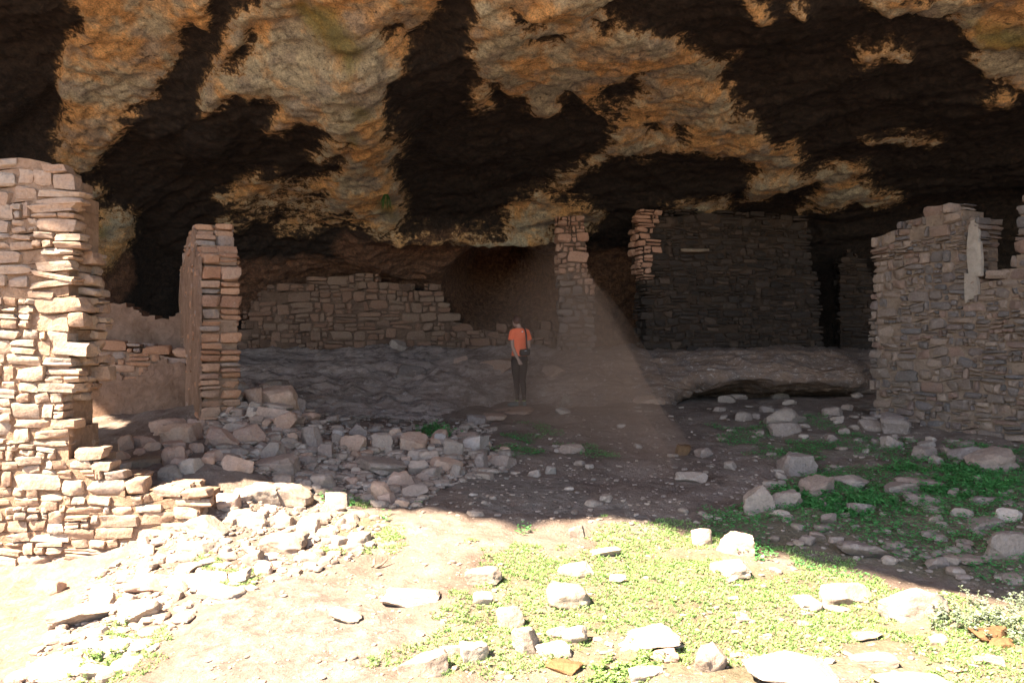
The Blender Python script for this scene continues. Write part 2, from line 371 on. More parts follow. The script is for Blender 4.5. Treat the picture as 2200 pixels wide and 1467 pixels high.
BROWN = [[(520,580),(690,575),(760,590),(740,520),(860,500),(1150,505),(1200,560),(1200,700),(1030,700),(950,610),(900,600),(760,590),(690,650),(560,680),(505,650)],
         [(170,540),(250,550),(270,600),(230,640),(165,620)], [(1270,560),(1380,560),(1385,760),(1270,760)]]
OUT0 = (-400.0, -700.0); CS = 4.0
cX, cY = np.meshgrid(np.arange(OUT0[0], 2700, CS), np.arange(OUT0[1], 800, CS)); cP = np.stack([cX.ravel(), cY.ravel()], 1)
wob = np.stack([vnoise(np.c_[cP / 34, np.zeros(len(cP))]), vnoise(np.c_[cP / 34, np.full(len(cP), 7.7)])], 1) * 6
wob += np.stack([vnoise(np.c_[cP / 11, np.zeros(len(cP))]), vnoise(np.c_[cP / 11, np.full(len(cP), 3.7)])], 1) * 3.5
q = cP + wob
fl = union(LIGHT, q); fd = union(DARK, q); fl = np.minimum(fl, -fd)
fm = union(MIX, q)
fl = np.where(fm > 0, fl + (np.clip(0 - fl, -25, 25)) * sstep(0, 12, fm) * .8, fl)
# above the photograph: large blotches of the same two tones
up = sstep(0, -60, cP[:, 1]); blot = 60 * fbm(np.c_[cP / 330, np.full(len(cP), 2.2)], 3) + 8
side = sstep(2200, 2300, cP[:, 0]) + sstep(0, -100, cP[:, 0])
fl = fl * (1 - up) + blot * up; fl = np.where(side * (1 - up) > .5, -40, fl)
f_light = fl.reshape(cX.shape); f_brown = union(BROWN, q).reshape(cX.shape)
MOSS = [[(745,150),(790,150),(800,190),(760,200)], [(1205,-10),(1235,-10),(1230,22),(1208,18)], [(590,0),(720,0),(800,60),(760,110),(660,60)],
        [(2060,40),(2230,30),(2230,95),(2110,85)], [(805,405),(850,405),(855,445),(810,450)], [(170,470),(230,465),(225,510),(175,520)], [(740,200),(775,215),(770,260),(745,250)]]
f_moss = union(MOSS, q).reshape(cX.shape)

# ------------------------------------------------------------------ cave roof and back wall
SH = [(-12,7.2),(-9,7.3),(-6,7.4),(-4,7.45),(-2.9,7.38),(-2.5,7.42),(-2.25,7.62),(-1.95,7.85),(-1.5,7.42),(-1.1,7.05),(-.9,7.06),(-.41,7.05),(-.16,6.75),(.11,6.53),
      (.47,6.78),(.81,6.98),(1.13,6.95),(1.33,6.66),(1.69,6.33),(2.05,5.92),(2.66,5.35),(3.21,5.05),(4.2,4.6),(6,4.2),(9,4.6),(16,5)]
SHA = np.array(SH)
def lip_y(X): return np.interp(X + SA * LIPZ, SHA[:, 0], SHA[:, 1]) - SB * LIPZ
def interp(X, pts): p = np.array(pts, float); return np.interp(X, p[:, 0], p[:, 1])
YB = [(-24,3),(-16,8),(-11,12),(-8.6,14.5),(-7.4,18.6),(-3,19.9),(0,20.8),(5,21.3),(10,21),(14,18),(18,12),(26,2)]
ZK = [(-16,3.4),(-7,3.7),(-3,4.15),(0,4.35),(5,4.6),(12,4.8),(20,4.4)]
xs = axis((-24,-12,.3),(-12,13,.048),(13,26,.3)); ns = 520
s_ = np.linspace(0, 1, ns) ** 1.0
V = np.zeros((ns, len(xs), 3))
for i, X in enumerate(xs):
    yl = float(lip_y(X)); yb = float(interp(X, YB)); zk = float(interp(X, ZK)); yl = min(yl, yb - 4)
    L = yb - yl
    pts = np.array([(yl, LIPZ), (yl + .2 * L, 7.7), (yl + .45 * L, 6.1 + .0 * L), (yl + .68 * L, .5 * (6.0 + zk)), (yb - .13 * L, zk), (yb - .02 * L, 2.7), (yb, 1.0), (yb + .1, -.8)])
    t = np.r_[0, np.cumsum(np.linalg.norm(np.diff(pts, axis=0), axis=1))]; t /= t[-1]
    # smooth the polyline
    tt = s_
    yy = np.interp(tt, t, pts[:, 0]); zz = np.interp(tt, t, pts[:, 1])
    V[:, i, 0] = X; V[:, i, 1] = yy; V[:, i, 2] = zz
ker = np.ones(41) / 41
for cdim in (1, 2):
    A_ = V[:, :, cdim]; pad = np.vstack([2 * A_[:1] - A_[20:0:-1], A_, 2 * A_[-1:] - A_[-2:-22:-1]])
    cs = np.cumsum(np.vstack([np.zeros((1, A_.shape[1])), pad]), 0); V[:, :, cdim] = (cs[41:] - cs[:-41]) / 41
du = np.gradient(V, axis=1); dv = np.gradient(V, axis=0)
nrm = np.cross(du.reshape(-1, 3), dv.reshape(-1, 3)); nrm /= np.linalg.norm(nrm, axis=1)[:, None]
if nrm[len(nrm) // 2][2] > 0: nrm = -nrm
P = V.reshape(-1, 3).copy(); uv = project(P)
vl, ok = sample(f_light, OUT0[0], OUT0[1], CS, uv, 0); vl = np.where(ok, vl, 50 * fbm(P * .45, 3))
vl = np.where(P[:, 1] < 2.5, 40 * fbm(P * .45, 3) + 15, vl)
edge = np.repeat(np.linspace(0, 1, ns)[:, None], len(xs), 1).ravel(); fade = sstep(0, .06, edge)
# folds run diagonally across the roof
R = np.stack([(P[:, 0] * .87 - P[:, 1] * .49) * .42, (P[:, 0] * .49 + P[:, 1] * .87) * 1.25, P[:, 2] * 1.1], 1)
warp = np.stack([fbm(P * .5 + 3, 2), fbm(P * .5 + 30, 2), fbm(P * .5 + 60, 2)], 1)
d = .26 * fbm(R * .33 + warp * .3, 2) + .06 * ridged(R * .8 + warp * .3, 3) + .035 * ridged(R * 2.1 + warp * .5, 3) + .022 * ridged(R * 4.7 + warp * .6, 3) + .03 * fbm(P * 7, 3)
nose = np.exp(-((uv[:, 0] - 770 + (uv[:, 1] - 200) * -.05) / 85) ** 2) * sstep(620, 430, uv[:, 1])
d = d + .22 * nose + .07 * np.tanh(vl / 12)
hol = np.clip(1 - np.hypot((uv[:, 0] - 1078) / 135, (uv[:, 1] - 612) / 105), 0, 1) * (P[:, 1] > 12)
d = d - 2.0 * sstep(0, .8, hol)
shelf = np.exp(-((uv[:, 1] - (482 + .00002 * (uv[:, 0] - 1000) ** 2)) / 13) ** 2) * sstep(780, 860, uv[:, 0]) * sstep(1320, 1180, uv[:, 0])
d = d + .35 * shelf
P = P + nrm * (d * fade)[:, None]
vb, ok = sample(f_brown, OUT0[0], OUT0[1], CS, uv, -60)
vm, ok = sample(f_moss, OUT0[0], OUT0[1], CS, uv, -60)
i = np.arange(len(xs) - 1)[None] + len(xs) * np.arange(ns - 1)[:, None]; i = i.ravel()
Fc = np.stack([i, i + 1, i + 1 + len(xs), i + len(xs)], 1)
# a made-up hole cut in the roof, far outside the view on the left, lets one sunbeam into the small room
cr_c = P[Fc].mean(1); ge = np.stack([cr_c[:, 0] + SA * cr_c[:, 2], cr_c[:, 1] + SB * cr_c[:, 2]], 1)
ROOF_HOLE = None
def beam_poly():
    pts = []
    for px, py in ((140, 832), (182, 848), (276, 912), (266, 926), (222, 922), (140, 880)):
        p = at(px, py); pts.append(unproj(px, py, 10.9) if p[1] > 10.9 else p)
    return [(p[0] + SA * p[2], p[1] + SB * p[2]) for p in pts]
hole = (sdf(beam_poly(), ge) > 0) & (cr_c[:, 2] > 4.0)
Fc = Fc[~hole]
m, n, b = mat('cave_rock'); c = coords(n)
st = attr(n, 'stain'); 
n1 = noise_node(n, c, 2.2, 9, .72, .5); n2 = noise_node(n, c, 11, 9, .75, .3); fine = noise_node(n, c, 40, 8, .75); big = noise_node(n, c, .9, 5)
mus = N(n, 'ShaderNodeTexVoronoi', Scale=7.0); mus.feature = 'F1'; n.links.new(c, mus.inputs['Vector'])
s1 = math_(n, 'ADD', st, math_(n, 'MULTIPLY', math_(n, 'SUBTRACT', n1, .5), 1.6))
s1 = math_(n, 'ADD', s1, math_(n, 'MULTIPLY', math_(n, 'SUBTRACT', n2, .5), 2.0))
mpv = N(n, 'ShaderNodeMapping'); mpv.inputs['Rotation'].default_value = (0, 0, .51); mpv.inputs['Scale'].default_value = (.5, 4.6, 3.0); n.links.new(c, mpv.inputs[0])
strk = noise_node(n, mpv.outputs[0], 1.6, 8, .7, .4)
s1 = math_(n, 'ADD', s1, math_(n, 'MULTIPLY', math_(n, 'SUBTRACT', strk, .5), math_(n, 'MULTIPLY', big, 3.6)))
s1 = math_(n, 'MULTIPLY_ADD', s1, .5, .5)
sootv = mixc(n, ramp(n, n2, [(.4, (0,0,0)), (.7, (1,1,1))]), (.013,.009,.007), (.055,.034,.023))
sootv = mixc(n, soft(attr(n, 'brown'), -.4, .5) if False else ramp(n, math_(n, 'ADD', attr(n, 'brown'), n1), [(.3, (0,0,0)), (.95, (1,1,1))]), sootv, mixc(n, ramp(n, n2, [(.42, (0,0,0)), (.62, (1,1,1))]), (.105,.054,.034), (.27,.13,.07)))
lightc = mixc(n, ramp(n, noise_node(n, c, 1.1, 6, .6, .5), [(.44, (0,0,0)), (.55, (1,1,1))]), (.66,.37,.155), (.48,.41,.29))
lightc = mixc(n, ramp(n, noise_node(n, c, 1.9, 6, .6), [(.5, (0,0,0)), (.62, (.8,.8,.8))]), lightc, (.33,.27,.215))
lightc = mixc(n, .8, lightc, ramp(n, n2, [(.36, (.22,.19,.17)), (.47, (.85,.83,.8)), (.66, (1.4,1.35,1.25))]), 'MULTIPLY')
pit = ramp(n, noise_node(n, mpv.outputs[0], 5.5, 5, .6), [(.30, (1,1,1)), (.36, (0,0,0))])
lightc = mixc(n, math_(n, 'MULTIPLY', pit, .85), lightc, (.05,.03,.02))
orange = mixc(n, n2, (.46,.23,.09), (.60,.38,.17))
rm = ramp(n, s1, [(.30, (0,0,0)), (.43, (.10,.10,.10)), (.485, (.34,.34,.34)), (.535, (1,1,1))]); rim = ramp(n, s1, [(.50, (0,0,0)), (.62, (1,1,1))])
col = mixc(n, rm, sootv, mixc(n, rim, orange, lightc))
mo = math_(n, 'MULTIPLY', ramp(n, math_(n, 'ADD', math_(n, 'MULTIPLY', attr(n, 'moss'), .35), n2), [(.45, (0,0,0)), (.8, (1,1,1))]), .75)
col = mixc(n, mo, col, (.17,.15,.035))
flk = math_(n, 'MULTIPLY', ramp(n, noise_node(n, mpv.outputs[0], 9, 7, .7), [(.66, (0,0,0)), (.70, (1,1,1))]), ramp(n, big, [(.45, (0,0,0)), (.6, (.8,.8,.8))]))
col = mixc(n, flk, col, (.30,.14,.06))
col = mixc(n, .8, col, ramp(n, fine, [(.32, (.25,.25,.25)), (.5, (.9,.9,.9)), (.70, (1.6,1.6,1.5))]), 'MULTIPLY')
n.links.new(col, b.inputs['Base Color']); b.inputs['Roughness'].default_value = .85; b.inputs['Specular IOR Level'].default_value = .25
pn = bump(n, b, n1, .8, .18); pn = bump(n, b, n2, .9, .06, pn); bump(n, b, fine, .9, .02, pn)
M['cave'] = m
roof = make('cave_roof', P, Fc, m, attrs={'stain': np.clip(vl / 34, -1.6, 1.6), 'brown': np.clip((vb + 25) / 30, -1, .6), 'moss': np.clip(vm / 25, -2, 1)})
tag(roof, kind='structure')
# the cliff above the mouth
M['cliff'] = stone_mat('cliff_rock', [(.32,.24,.18), (.36,.28,.2)], (.45,.36,.28), dirt=(.25,.17,.12), bd=.05)
cx = axis((-24,26,.5)); cz = np.linspace(0, 1, 24)
Vc = np.array([[X, min(float(lip_y(X)), float(interp(X, YB)) - 4) + .75 * t * 24 + .2 * t, LIPZ + t * 24] for t in cz for X in cx])
Vc[len(cx):] += np.stack([np.zeros(len(Vc) - len(cx)), np.abs(fbm(Vc[len(cx):] * .3, 3)), np.zeros(len(Vc) - len(cx))], 1)
i = (np.arange(len(cx) - 1)[None] + len(cx) * np.arange(23)[:, None]).ravel()
cc_ = Vc[i] + np.array([.25, .3, .5]); i = i[sdf(beam_poly(), np.stack([cc_[:, 0] + SA * cc_[:, 2], cc_[:, 1] + SB * cc_[:, 2]], 1)) < -.75]  # cliff left open as well, so the added roof hole gets sun
tag(make('cliff_face', Vc, np.stack([i, i + len(cx), i + 1 + len(cx), i + 1], 1), M['cliff'], attrs={'tint': np.full(len(Vc), .5)}), kind='structure')

# ------------------------------------------------------------------ rock ledge inside the cave
LP = {-7: [(13.2,-.2),(13.6,.25),(14.2,.5),(14.8,.66),(16,1.05),(18,1.45),(22,1.7)],
      -1.3: [(13.2,-.2),(13.6,.22),(14.0,.45),(14.7,.66),(16,1.05),(18,1.42),(22,1.6)],
      -.2: [(14.8,-.2),(15.0,.3),(15.2,.55),(15.5,.82),(16.2,1.12),(17.8,1.38),(22,1.5)],
      1.0: [(15.0,-.2),(15.05,.3),(15.2,.55),(15.45,.85),(15.9,1.18),(16.7,1.34),(22,1.42)],
      3.0: [(15.0,-.2),(15.05,.3),(15.2,.55),(15.4,.85),(15.9,1.18),(16.7,1.34),(22,1.42)],
      3.7: [(17.3,-.1),(17.1,.45),(15.7,.70),(15.15,.90),(15.3,1.14),(16.2,1.32),(22,1.42)],
      4.5: [(17.3,-.1),(17.1,.5),(15.8,.76),(15.25,.92),(15.35,1.14),(16.1,1.33),(22,1.42)],
      5.0: [(17.3,-.1),(17.0,.45),(15.5,.70),(14.95,.88),(15.2,1.14),(16.1,1.33),(22,1.42)],
      6.6: [(17.3,-.1),(17.0,.45),(15.5,.70),(14.95,.88),(15.15,1.12),(16.0,1.33),(22,1.42)],
      7.1: [(15.6,-.1),(15.5,.4),(15.6,.6),(15.8,.8),(16.2,1.02),(17.2,1.28),(22,1.42)],
      12: [(15.0,-.1),(15.2,.35),(15.6,.6),(16.0,.8),(16.6,1.02),(17.4,1.28),(22,1.42)]}
st_x = sorted(LP); st = np.array([LP[k] for k in st_x])
lx = axis((-7,-5,.1),(-5,8.5,.045),(8.5,12,.15)); ls = np.linspace(0, 6, 150)
ls = np.r_[np.linspace(0, 5, 125), np.linspace(5, 6, 40)[1:]]
Vl = np.zeros((len(ls), len(lx), 3)); Vl[:, :, 0] = lx
for j in range(7):
    pass
yy = np.stack([np.interp(lx, st_x, st[:, j, 0]) for j in range(7)]); zz = np.stack([np.interp(lx, st_x, st[:, j, 1]) for j in range(7)])
for i_ in range(len(lx)):
    Vl[:, i_, 1] = np.interp(ls, range(7), yy[:, i_]); Vl[:, i_, 2] = np.interp(ls, range(7), zz[:, i_])
for _ in range(3):
    for c_ in (1, 2):
        a_ = Vl[:, :, c_].copy()
        for s in range(4): a_[1:-1] = (a_[:-2] + 2 * a_[1:-1] + a_[2:]) / 4; a_[:, 1:-1] = (a_[:, :-2] + 2 * a_[:, 1:-1] + a_[:, 2:]) / 4
        Vl[:, :, c_] = a_
du = np.gradient(Vl, axis=1); dv = np.gradient(Vl, axis=0); nr = np.cross(du.reshape(-1, 3), dv.reshape(-1, 3)); nr /= np.linalg.norm(nr, axis=1)[:, None]
Pl = Vl.reshape(-1, 3)
Rl = np.stack([Pl[:, 0] * 1.0 + Pl[:, 1] * .5, Pl[:, 1], Pl[:, 2] * 2], 1)
dl = .10 * fbm(Rl * .8, 2) + .05 * ridged(Rl * 2.1, 3) + .02 * ridged(Rl * 7, 2) + .010 * fbm(Pl * 20, 2)
Pl = Pl + nr * dl[:, None]
i = (np.arange(len(lx) - 1)[None] + len(lx) * np.arange(len(ls) - 1)[:, None]).ravel()
m, n, b = mat('ledge_rock'); c = coords(n)
mp = N(n, 'ShaderNodeMapping'); mp.inputs['Rotation'].default_value = (0, 0, -.3); mp.inputs['Scale'].default_value = (1, 2.2, 1.6); n.links.new(c, mp.inputs[0]); cc = mp.outputs[0]
n1 = noise_node(n, cc, 2.2, 8, .7, .6); n2 = noise_node(n, cc, 9, 9, .75, .5); fine = noise_node(n, c, 42, 8, .75)
g = n.nodes.new('ShaderNodeSeparateXYZ'); n.links.new(c, g.inputs[0])
low = ramp(n, math_(n, 'ADD', math_(n, 'MULTIPLY', g.outputs[0], .09), math_(n, 'MULTIPLY', n1, .5)), [(.15, (0,0,0)), (.42, (1,1,1))])
col = mixc(n, low, (.44,.335,.28), (.24,.155,.11))
col = mixc(n, ramp(n, n1, [(.45, (0,0,0)), (.6, (1,1,1))]), col, (.20,.145,.12))
col = mixc(n, ramp(n, n2, [(.55, (0,0,0)), (.66, (.8,.8,.8))]), col, (.62,.53,.48))
col = mixc(n, .6, col, ramp(n, fine, [(.3, (.4,.4,.4)), (.52, (.9,.9,.9)), (.75, (1.3,1.27,1.2))]), 'MULTIPLY')
n.links.new(col, b.inputs['Base Color']); b.inputs['Roughness'].default_value = .85; b.inputs['Specular IOR Level'].default_value = .3
pn = bump(n, b, n1, .6, .08); pn = bump(n, b, n2, .9, .05, pn); bump(n, b, fine, .8, .015, pn)
tag(make('rock_ledge', Pl, np.stack([i, i + 1, i + 1 + len(lx), i + len(lx)], 1), m), kind='structure')
from mathutils.bvhtree import BVHTree
_ld = bpy.data.objects['rock_ledge'].data
bv_ledge = BVHTree.FromPolygons([v.co for v in _ld.vertices], [p.vertices for p in _ld.polygons])
_gd = ground.data
bv_ground = BVHTree.FromPolygons([v.co for v in _gd.vertices], [p.vertices for p in _gd.polygons])
def floor_at(x, y):
    """top of ground or ledge below the cave roof"""
    best = -9
    for bv in (bv_ledge, bv_ground):
        h = bv.ray_cast(Vector((x, y, 2.4)), Vector((0, 0, -1)))
        if h[0] is not None: best = max(best, h[0].z)
    return best
def seen(px, py):
    """what point of ground or ledge shows at a place of the photograph"""
    dr = Vector(((px - 1100) / F, 1, -(py - 733.5) / F)).normalized(); best = None
    for bv in (bv_ledge, bv_ground):
        h = bv.ray_cast(Vector(CAM), dr)
        if h[0] is not None and (best is None or h[3] < best[1]): best = (h[0], h[3])
    return np.array(best[0]) if best else at(px, py)

# ------------------------------------------------------------------ masonry
def plane_uv(A, B, px, py):
    """point of the upright plane through A and B seen at px,py -> (u, height)"""
    A = np.array(A, float); B = np.array(B, float); e = (B - A); L = np.linalg.norm(e); e /= L
    nx = np.array([-e[1], e[0]]); dr = np.array([(px - 1100) / F, 1.0])
    t = (A @ nx) / (dr @ nx); p = dr * t
    return (p - A) @ e, CAM[2] - (py - 733.5) / F * t
def masonry(name, A, B, poly, T, ch, sw, seed, ms, wythes=2, flip=1, k=8, n=4, gap=.009, prot=.012, core=.03, tfun=None, skip=None, mfun=None, jag=.03):
    """irregular coursed stonework inside the outline `poly` (u, height); returns an MB"""
    r = np.random.default_rng(seed); mb = MB()
    A = np.array(A, float); B = np.array(B, float); e = (B - A) / np.linalg.norm(B - A)
    w = np.array([-e[1], e[0]]) * flip
    pa = np.array(poly, float); v = pa[:, 1].min(); vmax = pa[:, 1].max(); u0, u1 = pa[:, 0].min(), pa[:, 0].max()
    def put(uc, vc, wc, hu, hv, hw, tnt, mi):
        S, Fq = stone(n, (hu, hw, hv), r, k=r.uniform(k * .6, k * 1.5), cuts=r.integers(3, 7), rough=.065, cutd=(.72, .99))
        a = r.normal(0, .055); S = np.stack([S[:, 0] * math.cos(a) - S[:, 2] * math.sin(a), S[:, 1], S[:, 0] * math.sin(a) + S[:, 2] * math.cos(a)], 1)
        Wd = A[None] + np.outer(S[:, 0] + uc, e) + np.outer(S[:, 1] + wc, w)
        mb.add(np.c_[Wd, S[:, 2] + vc], Fq, tnt, mi)
    def inside(pts): return sdf(poly, np.atleast_2d(pts)) 
    nv_ = lambda u, v: .035 * math.sin(u * 1.7 + seed) + .025 * math.sin(u * 4.3 + v * 2.1 + seed) + .012 * math.sin(u * 11 + v * 5)
    while v < vmax:
        h = ch * r.uniform(.7, 1.5); vc = v + h / 2
        cu = np.arange(u0, u1, .02); ok_ = inside(np.c_[cu, vc + np.array([nv_(q, v) for q in cu])]) > 0
        if skip is not None: ok_ &= np.array([not skip(q, vc) for q in cu])
        iv = []; j = 0
        while j < len(cu):
            if ok_[j]:
                k2 = j
                while k2 + 1 < len(cu) and ok_[k2 + 1]: k2 += 1
                if cu[k2] - cu[j] > .05: iv.append((cu[j], cu[k2]))
                j = k2 + 1
            else: j += 1
        for wy in range(wythes):
          for (ua, ub) in iv:
            ua2 = ua + r.normal(0, jag); ub2 = ub + r.normal(0, jag) - (tfun(wy, vc) if tfun else 0); ws = []
            while sum(ws) < max(ub2 - ua2, .05): ws.append(sw * r.choice([.4, .6, .8, 1.0, 1.3, 1.7]) * r.uniform(.85, 1.15) * (h / ch) ** .4)
            ws = np.array(ws) * max(ub2 - ua2, .05) / sum(ws); uu = ua2
            for ww in ws:
                uc = uu + ww / 2; dv_ = nv_(uc, v)
                hw = T / wythes / 2 * r.uniform(.92, 1.04); wc = T * (wy + .5) / wythes
                if wy == 0: wc += -r.uniform(-.5, 1) * prot
                elif wy == wythes - 1: wc += r.uniform(-.5, 1) * prot
                mi = 0 if mfun is None else mfun(uc, vc)
                def col_(x0, x1, y0, y1, dep=0):
                    """one stone, or two or three where a big block is missing"""
                    w_, h_ = x1 - x0, y1 - y0; q = r.random()
                    if dep < 2 and h_ > max(.10, ch * .8) and q < .45 and w_ > .06:
                        f = y0 + h_ * r.uniform(.36, .64); col_(x0, x1, y0, f, dep + 1); col_(x0, x1, f, y1, dep + 1)
                    elif dep < 2 and w_ > 1.7 * h_ and q > .62 and dep > 0:
                        f = x0 + w_ * r.uniform(.3, .7); col_(x0, f, y0, y1, dep + 1); col_(f, x1, y0, y1, dep + 1)
                    else:
                        if q > .965: return
                        put((x0 + x1) / 2, (y0 + y1) / 2 + dv_, wc - (r.uniform(0, prot) if dep else 0), w_ / 2 - gap * r.uniform(.5, 1.6), h_ / 2 - gap * r.uniform(.4, 1.2), hw, r.random(), mi)
                col_(uu, uu + ww, v, v + h); uu += ww
        # mortar core of this course
        cu = np.arange(u0, u1, .05); s = inside(np.c_[cu, np.full(len(cu), vc)])
        good = s > .06
        if skip is not None: good &= np.array([not skip(q, vc) for q in cu])
        j = 0
        while j < len(cu):
            if good[j]:
                k2 = j
                while k2 + 1 < len(cu) and good[k2 + 1]: k2 += 1
                if k2 - j >= 2:
                    nb = max(2, (k2 - j) * 5 // 8 + 1); ub = np.linspace(cu[j], cu[k2], nb + 1); c0 = core * .75; 
                    V_ = []; 
                    for q_ in ub:
                        for (vv, wq) in ((v - .002, 0), (v - .002, 1), (v + h, 1), (v + h, 0)):
                            jj = r.uniform(0, core * .8)
                            wv_ = c0 + jj if wq == 0 else T - c0 - jj
                            p = A + e * q_ + w * wv_; V_.append((p[0], p[1], vv + nv_(q_, v)))
                    Fq = []
                    for a_ in range(nb):
                        for b_ in range(4): Fq.append((a_*4 + b_, a_*4 + (b_+1) % 4, a_*4 + 4 + (b_+1) % 4, a_*4 + 4 + b_))
                    Fq.append((0, 3, 2, 1)); Fq.append((nb*4, nb*4+1, nb*4+2, nb*4+3))
                    mb.add(V_, Fq, .5, len(ms) - 1)
                j = k2 + 1
            else: j += 1
        v += h
    return mb
def wall(name, A, B, pxpoly, T, ch, sw, seed, ms, label, cat='stone wall', **kw):
    poly = [plane_uv(A, B, *p) for p in pxpoly]
    mb = masonry(name, A, B, poly, T, ch, sw, seed, ms, **kw)
    o = empty(name, (0, 0, 0)); 
    c_ = np.concatenate(mb.V).mean(0); base = np.concatenate(mb.V)[:, 2].min()
    o.location = (c_[0], c_[1], base)
    mb.build('stonework', ms, o, sharp=40, origin=None)
    o.children[0].data.transform(__import__('mathutils').Matrix.Translation((-c_[0], -c_[1], -base)))
    tag(o, label, cat); return o
def slab_part(name, P8, matl, parent, seg=24, rough=.01, seed=1):
    """a thick plate: outline polygon (list of 3D points) extruded by vector, top edge ragged"""
    pass
def X(px, Y): return ((px - 1100) / F * Y, Y)

# 1 - sunlit wall at the left
W1 = (X(-420, 6.36), X(460, 6.5))
w1 = wall('ruined_wall', *W1, [(-420,300),(-60,325),(-10,333),(60,338),(125,342),(150,372),(166,412),(166,620),(178,660),(160,720),(172,780),(158,840),(150,880),(168,930),(160,958),(235,985),(232,1005),(290,1025),(300,1035),(370,1048),(452,1062),(450,1090),(440,1140),(300,1200),(150,1235),(0,1290),(-420,1300)],
          .56, .10, .19, 101, [M['w1'], M['w1m']], 'tall sunlit tan rubble wall at the left with ragged broken end', prot=.016, n=5, wythes=3, core=.022, jag=.035, gap=.006, k=12, tfun=lambda w_, v_: 0 if w_ == 0 else (.42 if v_ > 2.36 else (.0 if v_ > 1.15 else .22)))
# upper corner keeps its flat dressed mortar edge
def plate(name, A, B, poly, T, off, matl, parent, ragged=.012, seed=0, flip=1, step=.045):
    """a plate of plaster lying on an upright plane; poly in (u, height); a real thickness T"""
    A = np.array(A, float); B = np.array(B, float); e = (B - A) / np.linalg.norm(B - A); w = np.array([-e[1], e[0]]) * flip
    pa = np.array(poly); us = np.arange(pa[:, 0].min(), pa[:, 0].max() + step, step); vs = np.arange(pa[:, 1].min(), pa[:, 1].max() + step, step)
    U, Vv = np.meshgrid(us, vs); q = np.stack([U.ravel(), Vv.ravel()], 1)
    s = sdf(poly, q) + .05 * fbm(np.c_[q * 4, np.full(len(q), seed)], 3)
    nx = len(us); keepv = s.reshape(U.shape)
    cell = (keepv[:-1, :-1] + keepv[1:, :-1] + keepv[:-1, 1:] + keepv[1:, 1:]) / 4 > 0
    V_ = []; Fq = []; idx = {}
    def vid(i, j, sd):
        if (i, j, sd) not in idx:
            idx[(i, j, sd)] = len(V_)
            u = us[j] + ragged * math.sin(i * 12.9 + j * 78.2); v = vs[i] + ragged * math.sin(i * 39.3 + j * 11.1)
            wv = off + (0 if sd == 0 else T) + (.008 * math.sin(u * 9 + v * 7 + seed) if sd == 0 else 0)
            p = A + e * u + w * wv; V_.append((p[0], p[1], v))
        return idx[(i, j, sd)]
    H_, W_ = cell.shape
    for i in range(H_):
        for j in range(W_):
            if not cell[i, j]: continue
            Fq.append((vid(i, j, 0), vid(i, j+1, 0), vid(i+1, j+1, 0), vid(i+1, j, 0)))
            Fq.append((vid(i, j, 1), vid(i+1, j, 1), vid(i+1, j+1, 1), vid(i, j+1, 1)))
            if i == 0 or not cell[i-1, j]: Fq.append((vid(i, j, 0), vid(i, j, 1), vid(i, j+1, 1), vid(i, j+1, 0)))
            if i == H_-1 or not cell[i+1, j]: Fq.append((vid(i+1, j, 0), vid(i+1, j+1, 0), vid(i+1, j+1, 1), vid(i+1, j, 1)))
            if j == 0 or not cell[i, j-1]: Fq.append((vid(i, j, 0), vid(i+1, j, 0), vid(i+1, j, 1), vid(i, j, 1)))
            if j == W_-1 or not cell[i, j+1]: Fq.append((vid(i, j+1, 0), vid(i, j+1, 1), vid(i+1, j+1, 1), vid(i+1, j+1, 0)))
    o = make(name, np.array(V_), np.array(Fq), matl, None, sharp=50)
    if parent:
        l = parent.location; o.data.transform(__import__('mathutils').Matrix.Translation((-l[0], -l[1], -l[2]))); o.parent = parent
    return o
def pxp(A, B, pts): return [plane_uv(A, B, *p) for p in pts]

# 2 - orange wall end beside the small room (runs away from the viewer)
A2 = np.array(X(432, 9.6)); B2 = np.array(X(388, 12.1)); L2 = np.linalg.norm(B2 - A2)
o2 = [(0,.2),(0,.95),(-.03,1.4),(.02,2.0),(0,2.55),(.05,2.72),(.5,2.78),(.62,3.12),(1.6,3.2),(2.2,2.9),(L2,2.6),(L2,.3)]
mb = masonry('w2', A2, B2, o2, .46, .11, .20, 202, [M['w2'], M['w1m']], flip=-1, prot=.02, n=5)
w2 = empty('ruined_wall', (A2[0] + .2, A2[1] + .3, .5)); o_ = mb.build('stonework', [M['w2'], M['w1m']], w2, sharp=40); o_.matrix_parent_inverse = w2.matrix_world.inverted()
o_.data.transform(__import__('mathutils').Matrix.Translation(-w2.location)); 
from mathutils import Matrix
o_.matrix_parent_inverse = Matrix.Identity(4)
tag(w2, 'orange brown broken wall end rising above the rubble spill beside the plastered room', 'stone wall')
plate('plaster', A2, B2, [(.02,.45),(.02,2.6),(.5,2.7),(.62,3.0),(1.7,3.0),(L2,2.5),(L2,.45)], .03, -.02, M['plaster'], w2, seed=8, flip=-1)

# plastered walls of the small room
WR = (X(120, 10.9), X(420, 11.2))
wr = wall('low_wall', *WR, [(100,742),(200,740),(405,740),(425,770),(430,930),(90,950)], .4, .10, .3, 303, [M['w2'], M['w1m']],
          'shaded low wall with peeling plaster across the small room', n=4, prot=.01)
plate('plaster', *WR, pxp(*WR, [(120,835),(200,800),(290,812),(345,778),(412,790),(425,930),(100,950)]), .045, -.035, M['plaster'], wr, seed=5)
WP = (X(150, 11.8), X(410, 11.9))
poly = pxp(*WP, [(120,560),(180,598),(212,622),(235,652),(262,655),(290,662),(318,682),(350,690),(378,680),(406,668),(410,745),(110,750)])
pw = plate('plastered_wall', *WP, poly, .3, 0, M['plaster'], None, seed=9)
tag(pw, 'smooth mud plastered wall with a sagging curved top edge in the small room', 'wall')

